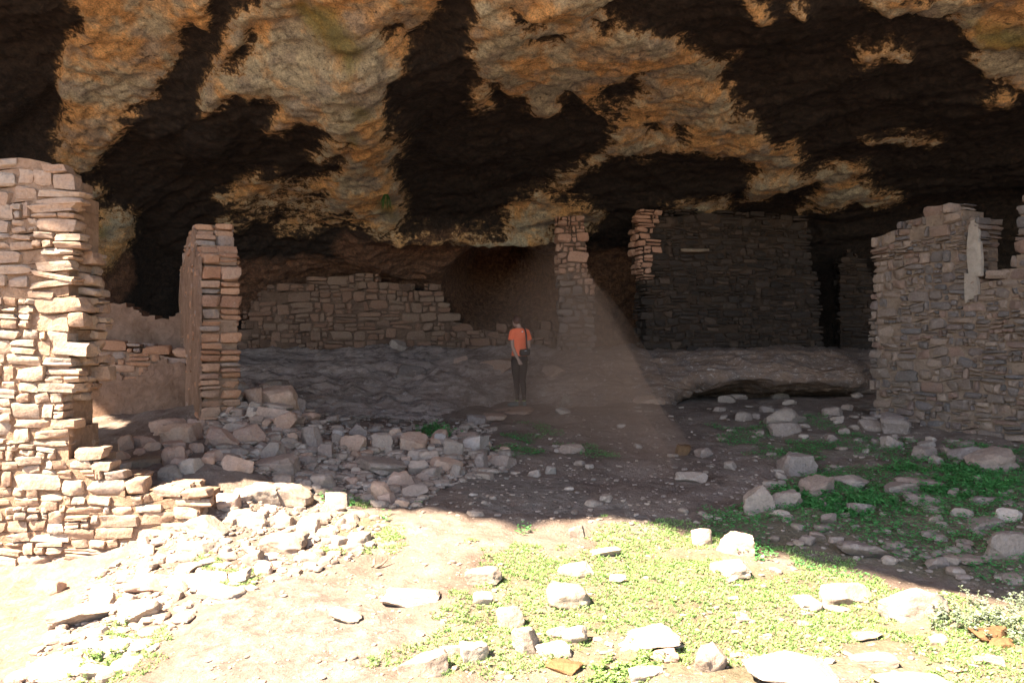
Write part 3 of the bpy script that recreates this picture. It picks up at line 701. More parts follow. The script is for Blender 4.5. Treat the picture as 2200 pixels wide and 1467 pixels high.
# 3 - long low back wall
W3 = (X(500, 17.8), X(1060, 18.6))
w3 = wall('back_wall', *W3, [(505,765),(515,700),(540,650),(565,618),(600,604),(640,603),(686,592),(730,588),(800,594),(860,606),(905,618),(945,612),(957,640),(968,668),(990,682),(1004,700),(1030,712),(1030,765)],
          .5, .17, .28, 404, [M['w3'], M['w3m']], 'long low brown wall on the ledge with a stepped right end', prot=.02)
W3b = (X(1000, 18.2), X(1220, 17.6))
w3b = wall('low_wall', *W3b, [(1000,706),(1050,712),(1075,700),(1110,710),(1150,700),(1185,690),(1195,765),(1000,768)],
          .5, .19, .36, 405, [M['w3'], M['w3m']], 'tumbled low row of large blocks behind the person', prot=.05)
# 4 - pillar, pink above and sooty below
W4 = (X(1180, 16.9), X(1300, 16.9))
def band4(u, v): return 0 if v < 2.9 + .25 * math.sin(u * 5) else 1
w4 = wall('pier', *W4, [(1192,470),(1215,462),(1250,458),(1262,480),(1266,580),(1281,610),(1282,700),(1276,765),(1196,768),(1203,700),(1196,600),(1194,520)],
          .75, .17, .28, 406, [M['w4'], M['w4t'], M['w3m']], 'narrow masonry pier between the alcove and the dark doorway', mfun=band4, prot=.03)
# low rock cheek joining the pier and the alcove
# 5 - dark wall
W5 = (X(1370, 17.0), X(1780, 17.9))
def band5(u, v): return 1 if (v > 3.1 + .2 * math.sin(v * 7 + u * 9) and u < .42 + .1 * math.sin(v * 9)) else 0
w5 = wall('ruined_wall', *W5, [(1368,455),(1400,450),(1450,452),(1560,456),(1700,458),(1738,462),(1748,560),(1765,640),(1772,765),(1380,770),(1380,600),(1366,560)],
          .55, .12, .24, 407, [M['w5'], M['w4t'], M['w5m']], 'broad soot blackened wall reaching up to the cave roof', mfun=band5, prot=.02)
W6 = (X(1790, 19.2), X(1880, 19.0))
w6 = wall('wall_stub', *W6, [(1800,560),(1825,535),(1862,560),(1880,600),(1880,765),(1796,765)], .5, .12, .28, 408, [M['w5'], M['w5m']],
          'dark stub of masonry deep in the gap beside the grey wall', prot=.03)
# lintel pole on the dark wall
# 7 - grey wall at the right
A7 = np.array(X(1868, 12.5)); B7 = np.array(X(2330, 9.75))
w7 = wall('ruined_wall', A7, B7, [(1868,508),(1890,498),(1935,480),(1970,462),(1978,446),(2022,440),(2040,440),(2062,452),(2082,470),(2104,474),(2106,560),(2104,600),(2112,592),(2140,588),(2150,572),(2168,560),(2182,520),(2178,470),(2192,430),(2200,415),(2330,330),(2330,1010),(2200,990),(2000,955),(1868,915)],
          .55, .125, .19, 709, [M['w7'], M['w7m']], 'grey brown stone wall at the right with an opening to the dark', prot=.028, n=5)
plate('plaster', A7, B7, pxp(A7, B7, [(2082,468),(2106,470),(2107,560),(2104,625),(2088,645),(2070,650),(2078,600),(2084,540)]), .06, -.045, M['plaster_pale'], w7, seed=2)

exec_marker = 'rocks'
# ------------------------------------------------------------------ loose rocks
def rock(name, px, py, wpx, hpx, seed, matl, label, cat='rock', group=None, n=9, depth=None, tilt=None, k=3.2, cuts=7, yaw=None, sink=.35, P0=None):
    """a rock whose lower edge shows at px,py and that measures wpx x hpx there"""
    r = np.random.default_rng(seed)
    p = seen(px, py) if P0 is None else np.array(P0)
    s = p[1] / F; w_, h_ = wpx * s, hpx * s
    d_ = depth if depth else w_ * r.uniform(.55, 1.0)
    # what shows as height is partly the top face seen from above
    g_ = (CAM[2] - p[2]) / p[1]
    hz = max(.35 * h_, h_ - g_ * d_ * .8)
    hz = hz * (1 + sink)
    V_, Fq = stone(n, (w_ / 2 * 1.12, d_ / 2 * 1.1, hz / 2 * 1.08), r, k=k * r.uniform(1.0, 2.0), cuts=cuts, rough=.075, cutd=(.45, .9))
    a = r.uniform(-.3, .3) if yaw is None else yaw; tl = r.normal(0, .10) if tilt is None else tilt; tx = r.normal(0, .10)
    Rm = np.array(Matrix.Rotation(a, 3, 'Z') @ Matrix.Rotation(tl, 3, 'Y') @ Matrix.Rotation(tx, 3, 'X'))
    V_ = V_ @ Rm.T
    V_[:, 2] -= V_[:, 2].min()
    cx_, cy_ = p[0], p[1] + d_ * .42
    fz = floor_at(cx_, cy_)
    z0 = min(p[2], fz) if fz > -5 else p[2]
    z0 = max(z0, p[2] - .06)
    o = make(name, V_ - np.array([0, 0, hz * sink]), Fq, matl, sharp=28)
    o.location = (cx_, cy_, z0)
    tag(o, label, cat, group); RK.append((cx_, cy_, w_, d_, z0 + hz * (1 - sink)))
    return o
RK = []
ROCKS = [
 # px, py(lower edge), w, h, mat, label
 (882,1302,108,50,'rock_pale','large white angular boulder lying alone on the sunlit brown soil'),
 (735,1338,64,28,'rock_pale','flat white rock at the edge of the pale bedrock slab'),
 (1038,1258,70,40,'rock_pale','pale rounded rock where the sunlit grass begins'),
 (1037,1298,38,34,'rock_pale','small upright pale rock with a dark shadow on its side'),
 (1097,1352,52,52,'rock_pale','tall rounded white rock standing in the grass'),
 (908,1460,102,64,'rock_pale','big white boulder at the lower edge of the soil and grass'),
 (1010,1425,70,50,'rock_pale','white pyramid shaped rock beside the big white boulder'),
 (970,1410,44,34,'rock_pale','small cream rock leaning on the pyramid shaped rock'),
 (1133,1405,54,56,'rock_pale','upright flat faced slab at the head of the rock cluster'),
 (1190,1412,66,34,'rock_pale','long flat white block in front of the rock cluster'),
 (1195,1370,40,28,'rock_pale','small cream rock at the back of the rock cluster'),
 (1235,1385,48,38,'rock_pale','pale rock at the end of the rock cluster'),
 (1215,1450,70,34,'rock_amber','wet amber brown stone below the rock cluster'),
 (1222,1305,76,56,'rock_pale','blocky white boulder casting a hard dark shadow'),
 (1300,1198,64,24,'rock_pale','low white wedge shaped rock in the grass near the shadow edge'),
 (1240,1240,66,36,'rock_pale','broad pale slab sunk among the grass'),
 (1240,1155,30,32,'rock_pale','little upright rock just outside the shadow'),
 (1395,1402,130,34,'rock_pale','long pale rounded outcrop overgrown by silvery leaves'),
 (1430,1422,50,34,'rock_pink','rust stained chunk at the end of the long outcrop'),
 (1385,1462,80,36,'rock_pale','pale round rock below the silvery leaves'),
 (1525,1440,64,56,'rock_pale','pointed white rock with a crumbling brown side'),
 (1720,1480,190,80,'rock_pale','very large white slab cut by the lower edge of the photo'),
 (1885,1435,84,32,'rock_pale','smooth oval pale rock at the bottom beside the large slab'),
 (1990,1490,130,50,'rock_pale','pale flat boulder half out of the photo at the bottom'),
 (1830,1300,94,60,'rock_pale','large pale angular boulder in the middle of the sunlit grass'),
 (1735,1308,62,32,'rock_pale','flat cream rock lying left of the large angular boulder'),
 (1800,1318,60,20,'rock_pale','thin white slab just under the large angular boulder'),
 (1975,1325,118,74,'rock_pale','large smooth tan boulder half in shadow beside silvery shrub'),
 (1580,1245,82,48,'rock_pale','pale boulder at the tip of the cave shadow'),
 (1508,1172,38,42,'rock','squat upright tan block on the shadow edge'),
 (1590,1190,76,52,'rock','tan boulder half in shadow with a sunlit foot'),
 (1870,1198,92,40,'rock_grey','dark grey block with a pale end among the clover'),
 (1720,1020,66,52,'rock_grey','large rounded grey boulder at the back of the clover'),
 (1772,1062,66,46,'rock_grey','angular wedge shaped grey boulder in the clover'),
 (1838,1052,74,42,'rock_grey','broad smooth grey boulder behind the wedge shaped one'),
 (1636,1100,54,58,'rock_grey','tall pointed slab leaning at the near edge of the clover'),
 (1690,1092,72,38,'rock_grey','dark low boulder tucked behind the pointed slab'),
 (1855,1104,50,32,'rock_grey','small grey rock surrounded by clover'),
 (1787,1124,34,24,'rock_grey','little triangular rock in the clover'),
 (1990,1048,90,30,'rock_grey','flat grey slab framed by thick clover'),
 (2000,1085,70,30,'rock_grey','low pale flat rock in the middle of the clover'),
 (2132,1080,62,32,'rock_grey','oval grey rock at the right of the clover'),
 (2175,1118,42,28,'rock','small bright rock with a hollow at the right of the clover'),
 (2070,1110,40,22,'rock_grey','small flat grey rock right of centre in the clover'),
 (2170,1198,84,60,'rock_grey','big dark weathered boulder at the right edge of the photo'),
 (2080,1212,84,30,'rock_grey','long grey rock with a dark stain near the right edge'),
 (2020,1220,46,26,'rock_grey','rounded grey rock beside the dark stained one'),
 (2125,1136,80,26,'rock_grey','long flat grey slab right of the clover'),
 (1495,1038,62,28,'rock','isolated smooth oval rock on the shaded bare soil'),
 (1572,1008,26,16,'rock_grey','tiny pale rock on dark soil near the beam of light'),
 (1470,978,32,30,'rock_amber','small orange block standing on the shaded soil'),
 (1515,982,34,22,'rock_grey','grey block just right of the small orange block'),
 (1925,962,42,28,'rock_grey','small round rock alone in front of the grey wall'),
 (1995,985,44,28,'rock_grey','block shaped rock before the foot of the grey wall'),
 (2080,990,70,34,'rock_grey','pair forming grey boulder near the foot of the grey wall'),
 (2140,1010,90,46,'rock_grey','large boulder at the foot of the grey wall'),
 (1102,889,78,13,'rock_pink','flat long slab the person is standing at'),
 (1078,802,96,26,'rock_pink','long pinkish block on the ledge beside the person'),
 (1187,806,60,22,'rock_pink','flat brown slab on the ledge right of the person'),
 (870,812,72,28,'rock_grey','dark rounded lump on the sloping ledge'),
 (990,777,28,12,'rock_pink','small orange brick shaped stone on the ledge'),
 (853,750,30,18,'rock_grey','small dark block at the foot of the back wall'),
 (1210,888,30,18,'rock_pale','lower pale stone of the little pair right of the person'),
 (1216,868,18,20,'rock_pale','upper pale stone of the little pair right of the person'),
 (1022,912,38,26,'rock_grey','round grey stone on soil in front of the ledge'),
 (1062,905,44,22,'rock_pink','smooth brownish stone in front of the person slab'),
 (1395,866,60,22,'rock_pink','flat pinkish slab lying before the overhanging ledge'),
 # rubble spill
 (588,880,74,52,'rock_pink','huge smooth pinkish boulder on top of the rubble spill'),
 (595,838,44,24,'rock_grey','grey block perched highest above the rubble spill'),
 (502,845,54,30,'rock_pink','angular block wedged at the foot of the orange wall end'),
 (545,872,40,36,'rock_pink','rounded stone left of the huge smooth boulder'),
 (598,908,84,34,'rock','long tilted slab resting under the huge smooth boulder'),
 (450,870,40,44,'rock_pink','blocky stone jutting from the base of the orange wall end'),
 (668,962,46,46,'rock_grey','pale grey cube shaped block in the rubble spill'),
 (612,925,44,38,'rock_pink','pinkish wedge stone in the upper rubble'),
 (573,990,48,46,'rock_grey','speckled grey cube shaped stone in the middle of the rubble'),
 (756,968,52,34,'rock_pink','bright faced block on the crest of the rubble'),
 (820,968,46,38,'rock_grey','pale rounded block near the green tuft'),
 (885,968,52,46,'rock_pink','tall square pinkish block behind the green tuft'),
 (815,1026,114,42,'rock_grey','long dark flat boulder low in the rubble spill'),
 (698,985,40,32,'rock_grey','grey stone between the cube shaped block and the crest'),
 (970,980,50,40,'rock_grey','rounded grey boulder at the right of the rubble'),
 (940,942,40,26,'rock_pink','pink stone at the right crest of the rubble'),
 (1005,948,40,22,'rock_grey','flat stone right of the green tuft'),
 (1080,1008,56,36,'rock_grey','pale angular rock at the right end of the rubble'),
 (1035,1008,30,34,'rock_grey','dark pointed stone at the right end of the rubble'),
 (890,1065,54,28,'rock_grey','broad pale stone at the lower right of the rubble'),
 (860,1042,32,34,'rock_pink','pointed pinkish stone standing in the lower rubble'),
 (925,1028,40,24,'rock_grey','flat grey stone in the lower rubble'),
 (975,1025,26,26,'rock_grey','narrow upright stone in the lower rubble'),
 (1180,1018,24,20,'rock_pale','small bright angular stone alone on the shaded soil'),
 (1230,975,48,22,'rock_grey','low dark stone beside the thin shaded grass'),
 (1145,1024,30,16,'rock_grey','flat stone on the shaded soil below the rubble end'),
 (590,1018,70,46,'rock_grey','dark slanting slab where the shadow crosses the rubble'),
 (690,1048,52,40,'rock_grey','dark boulder at the shadow line of the rubble'),
 (620,1088,76,56,'rock_pale','large sunlit boulder below the shadow line of the rubble'),
 (715,1092,50,38,'rock_pale','sunlit angular stone just below the shadow line'),
 (392,950,86,42,'rock_pink','large flat orange slab in front of the room entrance'),
 (355,930,60,34,'rock_pink','pinkish boulder behind the large flat orange slab'),
 (375,1000,52,50,'rock_pink','rounded orange boulder beside the thin plank'),
 (308,1002,68,22,'wood','thin weathered plank lying on the low wall end'),
 (268,968,30,34,'rock_pink','small upright orange stone behind the thin plank'),
 (407,1015,50,36,'rock_pale','sunlit rounded stone on top of the low wall end'),
 (365,1032,48,40,'rock_pale','sunlit tilted stone next to the rounded one on the wall end'),
 (505,1010,60,44,'rock_pink','pink stone at the upper edge of sunlit rubble'),
 (470,960,60,40,'rock_pink','square block directly below the orange wall end'),
 (532,955,56,40,'rock_pink','block under the right foot of the orange wall end'),
 (600,1190,86,46,'rock_pale','long sunlit boulder with a shaded right end on the slope'),
 (655,1150,50,42,'rock','grey sided stone behind the long sunlit boulder'),
 (520,1130,84,40,'rock_pale','pale slab in the upper sunlit rubble slope'),
 (440,1150,76,48,'rock_pale','big cream block below the low wall end'),
 (560,1080,66,48,'rock_pale','overexposed rounded boulder in the bright rubble'),
 (490,1095,48,44,'rock','tan cube shaped stone near the top of the bright rubble'),
 (765,1165,50,34,'rock_pale','sharp white stone in the grass below the shadow'),
 (758,1185,40,22,'rock_pale','thin white flake in the grass below the shadow'),
 (418,1190,72,30,'rock_pale','sloping white slab at mid height of the rubble slope'),
 (320,1270,92,48,'rock_pink','large tan boulder with a rough shaded face on the slope'),
 (400,1262,60,38,'rock_pale','white slab right of the rough faced tan boulder'),
 (470,1290,80,40,'rock_pale','long white slab at the lower right of the rubble slope'),
 (395,1235,50,26,'rock_pale','narrow cream stone on the rubble slope'),
 (290,1340,98,52,'rock_pale','very bright rounded boulder low on the rubble slope'),
 (215,1310,50,52,'rock','upright tan stone above the very bright boulder'),
 (160,1350,110,64,'rock_pale','large pointed white slab with a shaded lower edge'),
 (100,1278,46,40,'rock_pink','dark weathered lump alone on the pink sand'),
 (225,1415,84,42,'rock_pale','white block with a pinkish end near the lower left corner'),
 (265,1440,56,34,'rock_pale','small white slab beside the block with a pinkish end'),
 (110,1462,120,50,'rock_pale','long white boulder at the lower left corner'),
 (200,1458,70,40,'rock_pale','cream boulder between two larger ones at the lower left'),
 (2060,1445,40,20,'rock_pink','small brown stone under the grass at the lower right'),
 (2125,1378,52,28,'rock_amber','leftmost of the three amber stones in the grass'),
 (2152,1372,34,30,'rock_amber','rounded middle stone of the three amber stones'),
 (2165,1392,46,26,'rock_amber','lowest of the three amber stones in the grass'),
 (1725,1345,28,16,'rock_pale','tiny white stone in the open sunlit grass'),
 (1648,1372,22,14,'rock_pale','tiniest pinkish white stone in the open grass'),
 (1870,1375,60,22,'rock_pale','flat split stone in the grass right of centre'),
 (1590,1325,30,14,'rock_pale','small flat white flake in the grass'),
 (2145,1432,66,36,'rock_pale','pale stone at the lower right corner'),
]
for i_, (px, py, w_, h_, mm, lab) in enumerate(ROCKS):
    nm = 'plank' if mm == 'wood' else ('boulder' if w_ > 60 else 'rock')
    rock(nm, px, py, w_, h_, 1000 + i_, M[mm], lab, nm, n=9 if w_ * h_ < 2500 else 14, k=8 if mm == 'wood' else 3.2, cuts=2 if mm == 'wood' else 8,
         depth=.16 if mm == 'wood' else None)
# more stones of the spill: nothing tells them apart
def scatter(n_, poly, wr_, mats, label, group, seed, name='rubble_stone', cat='stone', hr=(.5, .85), lift=0):
    r = np.random.default_rng(seed); pa = np.array(poly); c0 = 0; tries = 0
    while c0 < n_ and tries < n_ * 40:
        tries += 1
        px, py = r.uniform(pa[:, 0].min(), pa[:, 0].max()), r.uniform(pa[:, 1].min(), pa[:, 1].max())
        if sdf(poly, np.array([[px, py]]))[0] < 0: continue
        w_ = min(wr_[0] * .8 * (1 + r.pareto(2.6)), wr_[1] * 1.5)
        p = seen(px, py); s = p[1] / F
        if any((p[0] - a) ** 2 + (p[1] + w_ * s * .4 - b) ** 2 < (.40 * (w_ * s + c)) ** 2 for a, b, c, *_ in RK): continue
        h_ = w_ * r.uniform(*hr); sd = int(r.integers(1e9)); mm = mats[int(r.integers(len(mats)))]
        o = rock(name, px, py, w_, h_, sd, M[mm], label, cat, group, n=6, cuts=7, P0=p); SC_.append((o, px, py - h_ / 2, w_, h_ / w_, mm))
        c0 += 1
    return c0
SC_ = []
SPILL = [(450,900),(560,880),(660,880),(760,930),(880,935),(1010,950),(1100,975),(1090,1015),(960,1045),(900,1090),(850,1095),(760,1075),(660,1060),(560,1010),(500,990),(440,960)]
scatter(75, SPILL, (24, 44), ['rock_grey', 'rock_grey', 'rock_pink', 'rock'], 'grey or pinkish angular stone lying loose in the shaded rubble spill', 'loose stones of the shaded rubble spill', 21)
scatter(20, [(440,890),(500,845),(560,840),(620,870),(570,930),(450,930)], (26, 44), ['rock_pink', 'rock'], 'pinkish stone stacked at the foot of the orange wall end', 'stones stacked below the orange wall end', 27)
scatter(60, [(330,1130),(440,1060),(560,1060),(700,1100),(820,1130),(780,1180),(640,1180),(560,1240),(440,1300),(300,1310),(200,1390),(140,1400),(200,1310)], (26, 46),
        ['rock_pale', 'rock_pale', 'rock'], 'sunlit cream stone lying loose on the bright rubble slope', 'loose stones of the sunlit rubble slope', 22)
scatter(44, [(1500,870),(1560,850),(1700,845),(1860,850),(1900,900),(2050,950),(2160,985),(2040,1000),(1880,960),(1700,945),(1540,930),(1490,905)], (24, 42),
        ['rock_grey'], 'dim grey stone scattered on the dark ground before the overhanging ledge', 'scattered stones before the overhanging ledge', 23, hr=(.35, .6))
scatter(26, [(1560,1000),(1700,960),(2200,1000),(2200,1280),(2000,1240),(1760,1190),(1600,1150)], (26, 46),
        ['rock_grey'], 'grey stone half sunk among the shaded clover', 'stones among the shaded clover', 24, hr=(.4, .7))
scatter(16, [(240,985),(300,950),(440,905),(470,990),(420,1040),(330,1020),(270,1010)], (28, 46),
        ['rock_pink'], 'orange stone fallen on the low wall end before the room', 'fallen stones before the small room', 25)
scatter(16, [(1150,1180),(1700,1220),(2050,1330),(2100,1440),(1500,1460),(1300,1400),(1130,1300)], (22, 42),
        ['rock_pale'], 'small pale stone sunk in the sunlit grass', 'small stones in the sunlit grass', 26, hr=(.3, .6))
# each of them is told apart by its size, tone and the marked stone it lies next to
def nick(lab):
    ws = lab.split(); out = []
    for w_ in ws:
        if out and w_ in ('on','in','at','lying','leaning','below','behind','beside','standing','with','where','of','under','among','just','right','left','half','sunk','casting','cut','overgrown','surrounded','framed','tucked','forming','alone','resting','perched','wedged','jutting','from','between','near','low','directly','growing','before','around'): break
        out.append(w_)
    return ' '.join(out)
LM = [(nick(q[5]), q[0], q[1] - q[3] / 2) for q in ROCKS]
cnt = {}
for q in LM: cnt[q[0]] = cnt.get(q[0], 0) + 1
LM = [q for q in LM if cnt[q[0]] == 1 and 2 < len(q[0].split()) < 7]
tone = {'rock_grey': 'grey', 'rock_pink': 'pinkish', 'rock': 'tan', 'rock_pale': 'cream'}
zone = {21: ''}
used_l = set()
for o, px, py, w_, asp, mm in SC_:
    sz = 'small' if w_ < 27 else ('medium' if w_ < 38 else 'large'); fm = 'flat' if asp < .52 else 'chunky'
    base = f"{sz} {fm} {tone[mm]} stone"
    near = sorted(LM, key=lambda q: (q[1] - px) ** 2 + (q[2] - py) ** 2)[:5]
    for nm, lx_, ly_ in near:
        dx, dy = px - lx_, py - ly_
        dr = ('right of' if dx > 0 else 'left of') if abs(dx) > abs(dy) * 1.2 else ('in front of' if dy > 0 else 'behind')
        lab = f"{base} {'just ' if dx * dx + dy * dy < 2500 else 'a little '}{dr} the {nm}"
        if lab not in used_l and len(lab.split()) <= 16:
            used_l.add(lab); o['label'] = lab; break


# pebbles and chips: too many to count
def chips(name, n_, polys, size, matl, label, seed):
    r = np.random.default_rng(seed); mb = MB(); c0 = 0
    lo = np.array([np.min([p[:2] for q in polys for p in q], 0)])[0]; hi = np.max([p[:2] for q in polys for p in q], 0)
    while c0 < n_:
        q = np.stack([r.uniform(lo[0], hi[0], 400), r.uniform(lo[1], hi[1], 400)], 1)
        s = union(polys, q); q = q[s > 0]
        for px, py in q:
            p = seen(px, py); w_ = size[0] * (1 + r.pareto(2.2)) ; w_ = min(w_, size[1])
            V_, Fq = stone(3, (w_ / 2, w_ / 2 * r.uniform(.6, 1), w_ / 2 * r.uniform(.25, .6)), r, k=3, cuts=3, rough=.1, cutd=(.6, .95))
            a = r.uniform(0, 6.28); V_ = V_ @ np.array(Matrix.Rotation(a, 3, 'Z')).T
            mb.add(V_ + p + np.array([0, 0, w_ * .08]), Fq, r.random(), 0); c0 += 1
            if c0 >= n_: break
    o = mb.build(name, [matl], sharp=30); tag(o, label, 'stones', kind='stuff')
chips('rubble_chips', 2600, [SPILL, [(640,880),(900,900),(1060,900),(1060,960),(900,950),(760,940)], [(440,900),(560,860),(640,900),(560,1020),(470,1000)]], (.04, .20), M['pebble'], 'small grey chips filling the gaps of the shaded rubble spill', 31)
chips('rubble_chips', 1700, [[(200,1230),(430,1120),(560,1040),(840,1110),(780,1200),(560,1260),(430,1310),(250,1467),(20,1467),(120,1360)]], (.022, .14), M['pebble'], 'small sunlit chips on the sand and rubble slope', 32)
chips('gravel', 1500, [[(1100,880),(1870,870),(2200,960),(2200,1290),(1500,1130),(850,1110),(1050,980)]], (.022, .15), M['pebble'], 'shaded gravel on the cave floor', 33)
chips('gravel', 1500, [[(400,1467),(600,1240),(850,1130),(1450,1140),(2200,1300),(2200,1467)]], (.010, .045), M['pebble'], 'sunlit gravel on the near soil', 34)

exec_marker = 'plants'
# ------------------------------------------------------------------ plants
def leaf_mat(name, c1, c2, trans=.35):
    m, n, b = mat(name); n.links.new(ramp(n, attr(n, 'tint'), [(0, c1), (1, c2)]), b.inputs['Base Color'])
    b.inputs['Roughness'].default_value = .6; b.inputs['Specular IOR Level'].default_value = .25
    t = N(n, 'ShaderNodeBsdfTranslucent'); n.links.new(ramp(n, attr(n, 'tint'), [(0, c1), (1, c2)]), t.inputs[0])
    mx = N(n, 'ShaderNodeMixShader'); mx.inputs[0].default_value = trans
    n.links.new(b.outputs[0], mx.inputs[1]); n.links.new(t.outputs[0], mx.inputs[2]); n.links.new(mx.outputs[0], n.nodes['Material Output'].inputs[0])
    return m
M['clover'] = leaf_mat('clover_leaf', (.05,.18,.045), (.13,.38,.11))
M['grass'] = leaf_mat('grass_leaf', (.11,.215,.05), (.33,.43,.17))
M['silver'] = leaf_mat('silver_leaf', (.09,.13,.075), (.26,.29,.21), .2)
def leaves(name, pts, size, matl, label, seed, kind='clover', parent=None, cat='plants', h=(.01, .045)):
    r = np.random.default_rng(seed); n_ = len(pts)
    if kind == 'clover':
        m_ = 3; P_ = np.repeat(pts, m_, 0); N_ = len(P_); ang = np.tile(np.arange(m_) * 2.094, n_) + np.repeat(r.uniform(0, 6.28, n_), m_)
        hh = np.repeat(r.uniform(*h, n_), m_); s = np.repeat(r.uniform(*size, n_), m_); tl = r.uniform(-.15, .65, N_)
        u = np.stack([np.cos(ang) * np.cos(tl), np.sin(ang) * np.cos(tl), np.sin(tl)], 1); v = np.stack([-np.sin(ang), np.cos(ang), r.normal(0, .25, N_)], 1)
        c_ = P_ + np.c_[np.zeros((N_, 2)), hh]
        a = [c_, c_ + u * s[:, None] * .55 + v * s[:, None] * .5, c_ + u * s[:, None], c_ + u * s[:, None] * .55 - v * s[:, None] * .5]
        tint = np.repeat(r.random(n_), m_)
    else:
        m_ = 4; P_ = np.repeat(pts, m_, 0) + np.c_[r.normal(0, .012, (n_ * m_, 2)), np.zeros(n_ * m_)]; N_ = len(P_)
        ang = r.uniform(0, 6.28, N_); lean = r.uniform(.1, .9, N_); L_ = r.uniform(*size, N_); wd = L_ * .07 + .0012
        dr = np.stack([np.cos(ang) * lean, np.sin(ang) * lean, np.ones(N_)], 1); dr /= np.linalg.norm(dr, axis=1)[:, None]
        sd_ = np.stack([-np.sin(ang), np.cos(ang), np.zeros(N_)], 1)
        mid_ = P_ + dr * L_[:, None] * .55; tip = P_ + dr * L_[:, None] + np.stack([np.cos(ang), np.sin(ang), -np.ones(N_)], 1) * (L_ * .25)[:, None]
        a = [P_ - sd_ * wd[:, None], P_ + sd_ * wd[:, None], mid_ + sd_ * wd[:, None] * .8, tip]
        tint = r.random(N_)
    V_ = np.stack(a, 1).reshape(-1, 3); Fq = np.arange(N_ * 4).reshape(-1, 4)
    o = make(name, V_, Fq, matl, parent, smooth=False, attrs={'tint': np.repeat(tint, 4)})
    if parent is None: tag(o, label, cat, kind='stuff')
    return o
def green_pts(n_, region, thr, nscale, seed, amp=28, yr=(3.3, 13)):
    """points on the ground where the green zone and a patchy noise allow them"""
    r = np.random.default_rng(seed); out = []
    got = 0
    for _ in range(60):
        yv = r.uniform(yr[0], yr[1], 20000); xv = r.uniform(-.66, .68, 20000) * yv
        keep = r.random(20000) < yv / yr[1]; xv, yv = xv[keep], yv[keep]
        q0 = np.stack([xv, yv, np.zeros(len(xv))], 1); uvq = project(np.c_[xv, yv, gh(xv, yv, False)])
        s, okk = sample(f_green, gx0, gy0, STEP, uvq, -60)
        s = s + amp * fbm(q0 * nscale + seed, 3)
        kk = okk & (s > thr) & region(uvq, q0)
        xv, yv = xv[kk], yv[kk]
        if len(xv): out.append(np.stack([xv, yv], 1)); got += len(xv)
        if got >= n_: break
    q = np.concatenate(out)[:n_]
    z_ = gh(q[:, 0], q[:, 1])
    return np.c_[q, z_]
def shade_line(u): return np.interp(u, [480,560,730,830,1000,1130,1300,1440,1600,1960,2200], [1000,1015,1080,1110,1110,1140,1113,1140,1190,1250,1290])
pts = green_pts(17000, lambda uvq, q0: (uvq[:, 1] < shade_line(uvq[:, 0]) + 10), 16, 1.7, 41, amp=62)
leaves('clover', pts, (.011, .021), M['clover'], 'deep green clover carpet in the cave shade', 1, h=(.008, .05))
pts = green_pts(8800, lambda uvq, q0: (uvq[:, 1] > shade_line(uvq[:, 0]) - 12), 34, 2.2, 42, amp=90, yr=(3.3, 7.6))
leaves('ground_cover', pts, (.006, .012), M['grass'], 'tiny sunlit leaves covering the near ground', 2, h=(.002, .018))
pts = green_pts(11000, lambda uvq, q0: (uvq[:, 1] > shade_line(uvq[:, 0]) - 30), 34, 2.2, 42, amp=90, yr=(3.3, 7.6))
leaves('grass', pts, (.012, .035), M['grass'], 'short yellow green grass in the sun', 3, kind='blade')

M['stem'] = flat_mat('plant_stem', (.16,.18,.08))
def tube(path, rad, seg=6):
    path = np.array(path, float); rad = np.broadcast_to(rad, len(path)); V_ = []; Fq = []
    for i, p in enumerate(path):
        t = path[min(i+1, len(path)-1)] - path[max(i-1, 0)]; t /= np.linalg.norm(t) + 1e-9
        a = np.cross(t, [0, 0, 1.0]) if abs(t[2]) < .9 else np.cross(t, [1.0, 0, 0]); a /= np.linalg.norm(a); b_ = np.cross(t, a)
        for j in range(seg):
            an = j / seg * 2 * math.pi; V_.append(p + (a * math.cos(an) + b_ * math.sin(an)) * rad[i])
    for i in range(len(path) - 1):
        for j in range(seg): Fq.append((i*seg + j, i*seg + (j+1) % seg, (i+1)*seg + (j+1) % seg, (i+1)*seg + j))
    V_ += [path[0], path[-1]]; c0 = len(V_) - 2
    for j in range(seg):
        Fq.append((c0, (j+1) % seg, j, j)); e0 = (len(path)-1) * seg; Fq.append((c0 + 1, e0 + j, e0 + (j+1) % seg, e0 + (j+1) % seg))
    return np.array(V_), [tuple(dict.fromkeys(f)) for f in Fq]
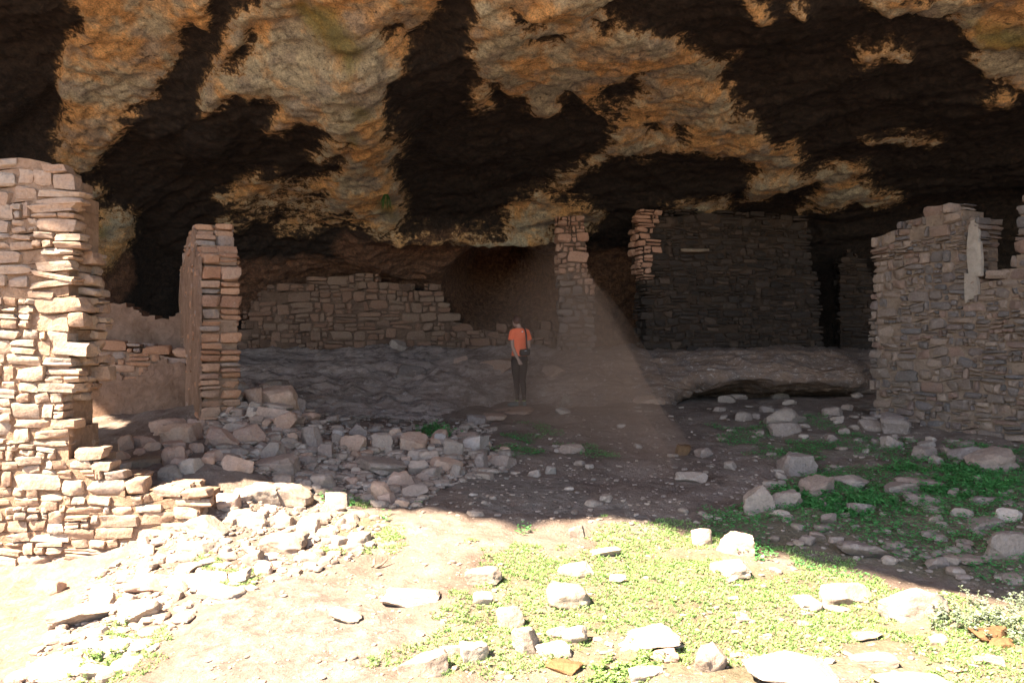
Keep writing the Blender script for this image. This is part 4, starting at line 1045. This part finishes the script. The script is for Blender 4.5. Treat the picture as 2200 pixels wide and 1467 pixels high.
def shrub(name, spots, nst, hgt, size, label, cat, seed, lm='silver', spread=.16):
    """many thin stems with small leaves in pairs"""
    r = np.random.default_rng(seed); c0 = np.mean([seen(*s) for s in spots], 0); root = empty(name, c0); tag(root, label, cat)
    VV = []; FF = []; n0 = 0; lp = []
    for s in range(nst):
        b_ = seen(*spots[int(r.integers(len(spots)))]) + np.r_[r.normal(0, spread, 2), 0] - c0
        b_[2] = floor_at(b_[0] + c0[0], b_[1] + c0[1]) - c0[2] - .01
        H_ = hgt * r.uniform(.5, 1.1); l = r.normal(0, .35, 2) * H_
        path = [b_ + np.array([l[0] * t * t, l[1] * t * t, H_ * t]) for t in np.linspace(0, 1, 6)]
        V_, Fq = tube(path, np.linspace(.0022, .001, 6), 4); VV.append(V_); FF += [tuple(i + n0 for i in f) for f in Fq]; n0 += len(V_)
        for t in np.linspace(.2, 1, 9):
            p = b_ + np.array([l[0] * t * t, l[1] * t * t, H_ * t])
            lp.append(p + r.normal(0, .006, 3))
    lf = leaves('foliage', np.array(lp), size, M[lm], None, seed + 1, parent=root, h=(-.004, .004)); me = lf.data
    LV = np.array([v.co for v in me.vertices]); LF = [tuple(p.vertices) for p in me.polygons]; tn = [a.value for a in me.attributes['tint'].data]
    bpy.data.objects.remove(lf); bpy.data.objects.remove(root)
    o = make(name, np.vstack([LV, np.concatenate(VV)]), LF + [tuple(i + len(LV) for i in f) for f in FF], [M[lm], M['stem']], smooth=False,
             attrs={'tint': np.r_[tn, np.full(n0, .5)]}, fmat=[0] * len(LF) + [1] * len(FF))
    o.location = c0; tag(o, label, cat); return o
shrub('shrub', [(2040,1350),(2080,1330),(2110,1345),(2150,1340),(2190,1340),(2180,1370),(2100,1310),(2190,1310)], 120, .10, (.010, .018), 'silvery leaved shrub half in shadow at the right edge', 'shrub', 61, spread=.07)
shrub('plant', [(1290,1450),(1320,1430),(1350,1440),(1330,1460),(1380,1435),(1400,1425),(1300,1470)], 90, .05, (.011, .019), 'low leafy plant spreading over the long pale outcrop', 'plant', 62, lm='grass', spread=.05)
shrub('plant', [(230,1410),(220,1380),(190,1430),(250,1350),(200,1460)], 70, .07, (.009, .016), 'small green plant between the boulders at the lower left', 'plant', 63, lm='grass', spread=.05)
shrub('plant', [(920,935),(935,930),(950,938)], 60, .16, (.02, .034), 'single green tuft growing at the top of the shaded rubble', 'plant', 64, lm='clover', spread=.09)
shrub('plant', [(2060,1010),(2090,1020),(2050,1030),(2110,1050),(2080,1040),(2020,1060),(1960,1010),(2100,1070),(2150,1040)], 260, .09, (.02, .032), 'thick clump of clover at the back right of the stones', 'plant', 65, lm='clover', spread=.12)
shrub('plant', [(1700,1070),(1720,1060),(1850,1090),(1830,1080),(1890,1075),(1800,1100),(1760,1085)], 240, .08, (.018, .03), 'low clump of clover around the wedge shaped boulder', 'plant', 66, lm='clover', spread=.12)
# fern hanging from the roof
def roof_pt(px, py):
    d_ = roof.data
    global _bvr
    try: _bvr
    except NameError: _bvr = BVHTree.FromPolygons([v.co for v in d_.vertices], [p.vertices for p in d_.polygons])
    h = _bvr.ray_cast(Vector(CAM), Vector(((px - 1100) / F, 1, -(py - 733.5) / F)).normalized()); return np.array(h[0])
fp = roof_pt(830, 418)
_lab = ( 'green fern tuft hanging from the cave roof above the back wall', 'fern')
r = np.random.default_rng(5); VV = []; FF = []; n0 = 0
for s in range(34):
    a = r.uniform(0, 6.28); L_ = r.uniform(.15, .34)
    path = [np.array([math.cos(a) * .10 * t, math.sin(a) * .10 * t - .03, .04 * t - L_ * t * t]) for t in np.linspace(0, 1, 6)]
    V_, Fq = tube(path, np.linspace(.009, .003, 6), 4); VV.append(V_); FF += [tuple(i + n0 for i in f) for f in Fq]; n0 += len(V_)
M['fern'] = flat_mat('fern_green', (.035,.085,.015))
fr = make('fern', np.concatenate(VV), FF, M['fern']); fr.location = fp; tag(fr, *_lab)
# forked twig on the sunlit soil
tp = seen(815, 1222); tw = empty('twig', tp); tag(tw, 'dry forked twig lying on the sunlit soil', 'twig')
V1, F1 = tube([(-.06,0,.0),(-.04,.01,.03),(-.035,.015,.07)], [.014,.012,.008], 8); V2, F2 = tube([(-.03,0,.01),(.02,.02,.03),(.05,.03,.06),(.055,.03,.09)], [.010,.008,.006,.003], 8)
make('twig_stem', V1, F1, M['wood'], tw); make('twig_branch', V2, F2, M['wood'], tw)
# thin pole set in the dark wall
e1 = np.array([*X(1462, 17.15), 0]); z1 = CAM[2] + (733.5 - 538) / F * 17.15
V1, F1 = tube([(0,0,0),(.2,.012,-.004),(.42,.04,.0),(.62,.06,.012)], [.035,.04,.036,.03], 10)
pl = make('lintel_pole', V1, F1, M['wood']); pl.location = (e1[0], e1[1] - .03, z1); tag(pl, 'short wooden pole set into the face of the sooty wall', 'pole')

# ------------------------------------------------------------------ the person
M['skin'] = flat_mat('skin', (.42,.26,.19), .55, .08, 30, .4)
M['shirt'] = flat_mat('orange_cloth', (1.0,.19,.08), .8, .04, 90)
M['leg'] = flat_mat('black_leggings', (.012,.011,.012), .8, .3, 90)
M['hair'] = flat_mat('dark_hair', (.085,.038,.025), .5, .4, 120)
M['shoe'] = flat_mat('grey_shoe', (.12,.14,.13), .7, .2)
M['lime'] = flat_mat('lime_lining', (.45,.60,.05), .7, .1)
M['bag'] = flat_mat('black_bag', (.014,.013,.013), .6, .2)
M['white'] = flat_mat('white_print', (.8,.8,.8), .7, .02)
def loft(rings, seg=18):
    """rings: (centre, half width x, half depth y) in level sections, or (centre, r) along a limb"""
    V_ = []; Fq = []; C_ = [np.array(q[0], float) for q in rings]
    for i, q in enumerate(rings):
        if len(q) == 3: a, b_ = np.array([1., 0, 0]) * q[1], np.array([0, 1., 0]) * q[2]
        else:
            t = C_[min(i+1, len(C_)-1)] - C_[max(i-1, 0)]; t /= np.linalg.norm(t) + 1e-9
            a = np.cross(t, [0, 1.0, .13]); a /= np.linalg.norm(a); b_ = np.cross(t, a) * q[1]; a = a * q[1]
        for j in range(seg):
            an = 2 * math.pi * j / seg; V_.append(C_[i] + a * math.cos(an) + b_ * math.sin(an))
    for i in range(len(rings) - 1):
        for j in range(seg): Fq.append((i*seg + j, i*seg + (j+1) % seg, (i+1)*seg + (j+1) % seg, (i+1)*seg + j))
    Fq.append(tuple(range(seg))[::-1]); Fq.append(tuple((len(rings)-1)*seg + j for j in range(seg)))
    return V_, Fq
def body_mesh(name, lofts, matl, parent, voxel=.008, sm=4):
    V_ = []; Fq = []; n0 = 0
    for v, f in lofts: V_ += [tuple(q) for q in v]; Fq += [tuple(i + n0 for i in g_) for g_ in f]; n0 += len(v)
    o = make(name, np.array(V_), Fq, matl, parent)
    md = o.modifiers.new('remesh', 'REMESH'); md.mode = 'VOXEL'; md.voxel_size = voxel; md.use_smooth_shade = True
    s2 = o.modifiers.new('smooth', 'SMOOTH'); s2.factor = .5; s2.iterations = sm
    return o
def limb(*pr): return loft([(p, r_) for p, r_ in pr], 12)
def ball(c_, rx, ry, rz, k=7):
    rg = []
    for t in np.linspace(-1, 1, k * 2 + 1):
        q_ = math.sqrt(max(0, 1 - (t * .995) ** 2)); rg.append(((c_[0], c_[1], c_[2] + t * rz), rx * q_ + .001, ry * q_ + .001))
    return loft(rg, 16)
pp = seen(1116, 874); pz = max(pp[2], floor_at(.14, 14.75))
per = empty('person', (pp[0], pp[1] + .05, pz + .005))
per.rotation_euler = (0, 0, math.radians(20)); per.scale = (.92, .95, 1.01)
tag(per, 'person seen from behind in orange shirt and black leggings with head bowed', 'person')
LA, LK, LHp = (-.035,.02,.10), (-.055,.035,.47), (-.085,.0,.86)
RA, RK_, RHp = (.085,-.03,.10), (.075,.015,.47), (.075,.0,.86)
torso = [((0,0,.80),.150,.115), ((0,0,.88),.165,.125), ((0,.005,.97),.150,.11), ((.0,.01,1.07),.128,.092), ((.0,.01,1.18),.140,.098), ((.0,.005,1.28),.158,.105), ((.0,.0,1.36),.168,.098), ((.0,.0,1.41),.135,.078), ((-.005,.01,1.45),.075,.06)]
ls_, le_, lw_ = (-.155,0,1.375), (-.165,-.045,1.10), (-.085,-.135,.885)
rs_, re_, rw_ = (.165,0,1.375), (.20,-.02,1.11), (.10,.16,1.07)
def hand(w_, dr_, palm, curl, sgn):
    """palm with five separate bent fingers"""
    w_ = np.array(w_); dr_ = np.array(dr_, float); dr_ /= np.linalg.norm(dr_); palm = np.array(palm, float); palm /= np.linalg.norm(palm)
    sd_ = np.cross(dr_, palm); out = [loft([(w_, .024), (w_ + dr_ * .03, .030), (w_ + dr_ * .07, .033), (w_ + dr_ * .085, .026)], 10)]
    for k_, (o_, L_) in enumerate(((-.030, .068), (-.010, .078), (.011, .074), (.030, .056))):
        b_ = w_ + dr_ * .075 + sd_ * o_; p1 = b_ + dr_ * L_ * .45 + palm * curl * .3 * L_; p2 = p1 + dr_ * L_ * .22 + palm * curl * .8 * L_
        out.append(limb((b_ - dr_ * .02, .0095), (b_, .0095), (p1, .0088), (p2, .007)))
    tb = w_ + dr_ * .025 - sd_ * sgn * .026; t1 = tb + dr_ * .025 - sd_ * sgn * .022; t2 = t1 + dr_ * .03 + palm * .012
    out.append(limb((tb, .013), (t1, .011), (t2, .008))); return out
head = ball((-.035, .085, 1.565), .075, .092, .105)
skin = [head, limb(((0,.0,1.40),.058), ((-.01,.02,1.47),.052), ((-.03,.06,1.53),.052)), loft(torso, 18),
        limb((ls_, .05), ((-.165,-.02,1.24), .043), (le_, .037), ((-.13,-.09,.99), .035), (lw_, .024)),
        limb((rs_, .05), ((.19,-.01,1.24), .043), (re_, .037), ((.155,.07,1.08), .035), (rw_, .024)),
        limb((LHp, .088), ((-.075,.015,.67), .075), (LK, .055), ((-.045,.02,.30), .050), (LA, .036), ((-.05,.03,.05), .04)),
        limb((RHp, .088), ((.08,.01,.67), .075), (RK_, .055), ((.085,-.01,.30), .050), (RA, .036), ((.085,-.02,.05), .04)),
        ball((-.045,.178,1.525), .014, .018, .02, 3), ball((-.108,.075,1.555), .010, .020, .028, 3), ball((.038,.075,1.555), .010, .020, .028, 3)]
skin += hand(lw_, (.45,-.05,-.9), (.3,-1,.1), .5, 1) + hand(rw_, (-.8,.4,.1), (0,.4,-1), .5, -1)
body_mesh('body', skin, M['skin'], per, .0065, 3)
eyes = [ball((-.065 + dx, .158, 1.55), .010, .008, .008, 3) for dx in (0, .055)]
body_mesh('eyes', eyes, M['white'], per, .004, 1)
body_mesh('hair', [ball((-.032, .066, 1.588), .083, .094, .098), ball((-.02,.0,1.60), .035, .04, .04, 4)], M['hair'], per, .01, 3)
shirt = [((0,0,.93),.170,.128), ((0,0,.99),.166,.122), ((0,.005,1.07),.146,.108), ((0,.005,1.18),.156,.112), ((0,.0,1.28),.172,.118), ((0,.0,1.36),.184,.110), ((0,.0,1.405),.150,.090), ((-.005,.005,1.445),.085,.070)]
sl1 = limb(((-.10,0,1.385),.060), ((-.15,0,1.37),.064), ((-.178,-.005,1.30),.060), ((-.190,-.015,1.22),.060)); sl2 = limb(((.10,0,1.385),.060), ((.16,0,1.37),.064), ((.192,0,1.30),.060), ((.212,-.01,1.22),.060))
shirt_o = body_mesh('shirt', [loft(shirt, 20), sl1, sl2], M['shirt'], per, .009, 3)
legs = [loft([((0,0,.78),.155,.115), ((0,-.012,.86),.174,.138), ((0,0,.93),.166,.124), ((0,0,1.0),.148,.108)], 20),
        limb((LHp, .096), ((-.078,.005,.74), .092), ((-.075,.015,.64), .080), (LK, .060), ((-.05,.015,.33), .058), ((-.04,.02,.20), .043), (LA, .040)),
        limb((RHp, .096), ((.08,.0,.74), .092), ((.08,.01,.64), .080), (RK_, .060), ((.085,-.015,.33), .058), ((.085,-.02,.20), .043), (RA, .040))]
body_mesh('leggings', legs, M['leg'], per, .009, 3)
def shoe(h, toe):
    h = np.array(h, float); t = np.array(toe, float); d_ = t - h
    o = body_mesh('shoe', [loft([(h + np.array([0, 0, .045]), .038), (h + d_ * .2 + np.array([0, 0, .048]), .044), (h + d_ * .6 + np.array([0, 0, .040]), .046), (h + d_ * .9 + np.array([0, 0, .030]), .036), (t + np.array([0, 0, .028]), .022)], 14),
                           limb((h + d_ * .2 + np.array([0, 0, .05]), .045), (h + d_ * .15 + np.array([0, 0, .10]), .042))], M['shoe'], per, .008, 2)
    c_ = h + d_ * .15 + np.array([0, 0, .105]); body_mesh('lining', [loft([(c_, .044, .044), (c_ + np.array([0, 0, .010]), .043, .043)], 14)], M['lime'], o, .007, 1)
shoe((-.02, .0, 0), (-.21, .12, 0)); shoe((.088, -.07, 0), (.10, .18, 0))
lg = make('shirt_logo', [(.0,-.112,1.382),(.036,-.112,1.390),(.032,-.112,1.374),(.006,-.112,1.368),(.0,-.124,1.382),(.036,-.124,1.390),(.032,-.124,1.374),(.006,-.124,1.368)],
          [(0,1,2,3),(7,6,5,4),(0,4,5,1),(1,5,6,2),(2,6,7,3),(3,7,4,0)], M['white'], per, smooth=False)
bagr = empty('waist_bag', per.location); bagr.rotation_euler = per.rotation_euler; bagr.scale = per.scale; tag(bagr, 'small black pouch with a shoulder strap worn at the back of the waist', 'bag')
mbx = MB(); V_, Fq = stone(6, (.105, .028, .060), np.random.default_rng(2), k=7, cuts=0, rough=.01); mbx.add(V_ + np.array([.055, -.160, 1.0]), Fq); mbx.build('pouch', [M['bag']], bagr, sharp=50)
def strip(path, wd, th, matl, nm, par):
    V_ = []; Fq = []
    for p, nn in path:
        p = np.array(p, float); nn = np.array(nn, float); nn /= np.linalg.norm(nn)
        for (a, b_) in ((-1, 0), (1, 0), (1, 1), (-1, 1)): V_.append(p + np.array([a * wd, 0, 0]) + nn * b_ * th)
    for i in range(len(path) - 1):
        for j in range(4): Fq.append((i*4 + j, i*4 + (j+1) % 4, i*4 + 4 + (j+1) % 4, i*4 + 4 + j))
    Fq += [(0, 1, 2, 3), tuple(len(V_) - 4 + q_ for q_ in (3, 2, 1, 0))]
    return make(nm, np.array(V_), Fq, matl, par, smooth=False)
strip([((.12,-.135,1.04),(0,-1,0)), ((.112,-.116,1.12),(0,-1,0)), ((.108,-.118,1.20),(0,-1,0)), ((.102,-.122,1.28),(0,-1,.1)), ((.095,-.112,1.36),(0,-1,.3)), ((.085,-.092,1.415),(0,-.8,.6)), ((.08,-.03,1.452),(0,0,1)), ((.07,.05,1.44),(0,.6,.8)), ((.03,.115,1.33),(0,1,.2)), ((-.03,.13,1.2),(0,1,0))], .014, .006, M['bag'], 'strap', bagr)
make('logo', [(.04,-.190,1.022),(.085,-.190,1.028),(.085,-.190,1.036),(.04,-.190,1.030),(.04,-.186,1.022),(.085,-.186,1.028),(.085,-.186,1.036),(.04,-.186,1.030)],
     [(0,1,2,3),(7,6,5,4),(0,4,5,1),(1,5,6,2),(2,6,7,3),(3,7,4,0)], M['white'], bagr, smooth=False)

# ------------------------------------------------------------------ made-up wedge of scattering air that imitates a shaft of lens glare
T_ = unproj(1190, 450, 15.6); L_ = unproj(740, 1000, 14.6); Rn = unproj(1500, 1120, 7.8); Rf = unproj(1590, 1060, 16.3)
m = bpy.data.materials.new('glare_volume'); m.use_nodes = True; n = m.node_tree; n.nodes.clear()
v = N(n, 'ShaderNodeVolumePrincipled'); v.inputs['Color'].default_value = (1.0, .58, .38, 1); v.inputs['Density'].default_value = .14; v.inputs['Anisotropy'].default_value = 0.0
o_ = n.nodes.new('ShaderNodeOutputMaterial'); n.links.new(v.outputs[0], o_.inputs['Volume'])
du_ = make('glare_wedge', np.array([T_, L_, Rn, Rf]), [(0,1,2),(0,2,3),(0,3,1),(1,3,2)], m, smooth=False)
import bmesh
bm_ = bmesh.new(); bm_.from_mesh(du_.data); bmesh.ops.subdivide_edges(bm_, edges=bm_.edges, cuts=14, use_grid_fill=True); bmesh.ops.recalc_face_normals(bm_, faces=bm_.faces)
bm_.normal_update(); vv_ = np.array([v.co for v in bm_.verts]); dn_ = fbm(vv_ * .8 + 4, 3) * .16
for v_, q_ in zip(bm_.verts, dn_): v_.co += v_.normal * float(q_)
bm_.to_mesh(du_.data); bm_.free()
tag(du_, 'made-up wedge of brownish air imitating lens glare beside the doorway', 'haze', kind='stuff')
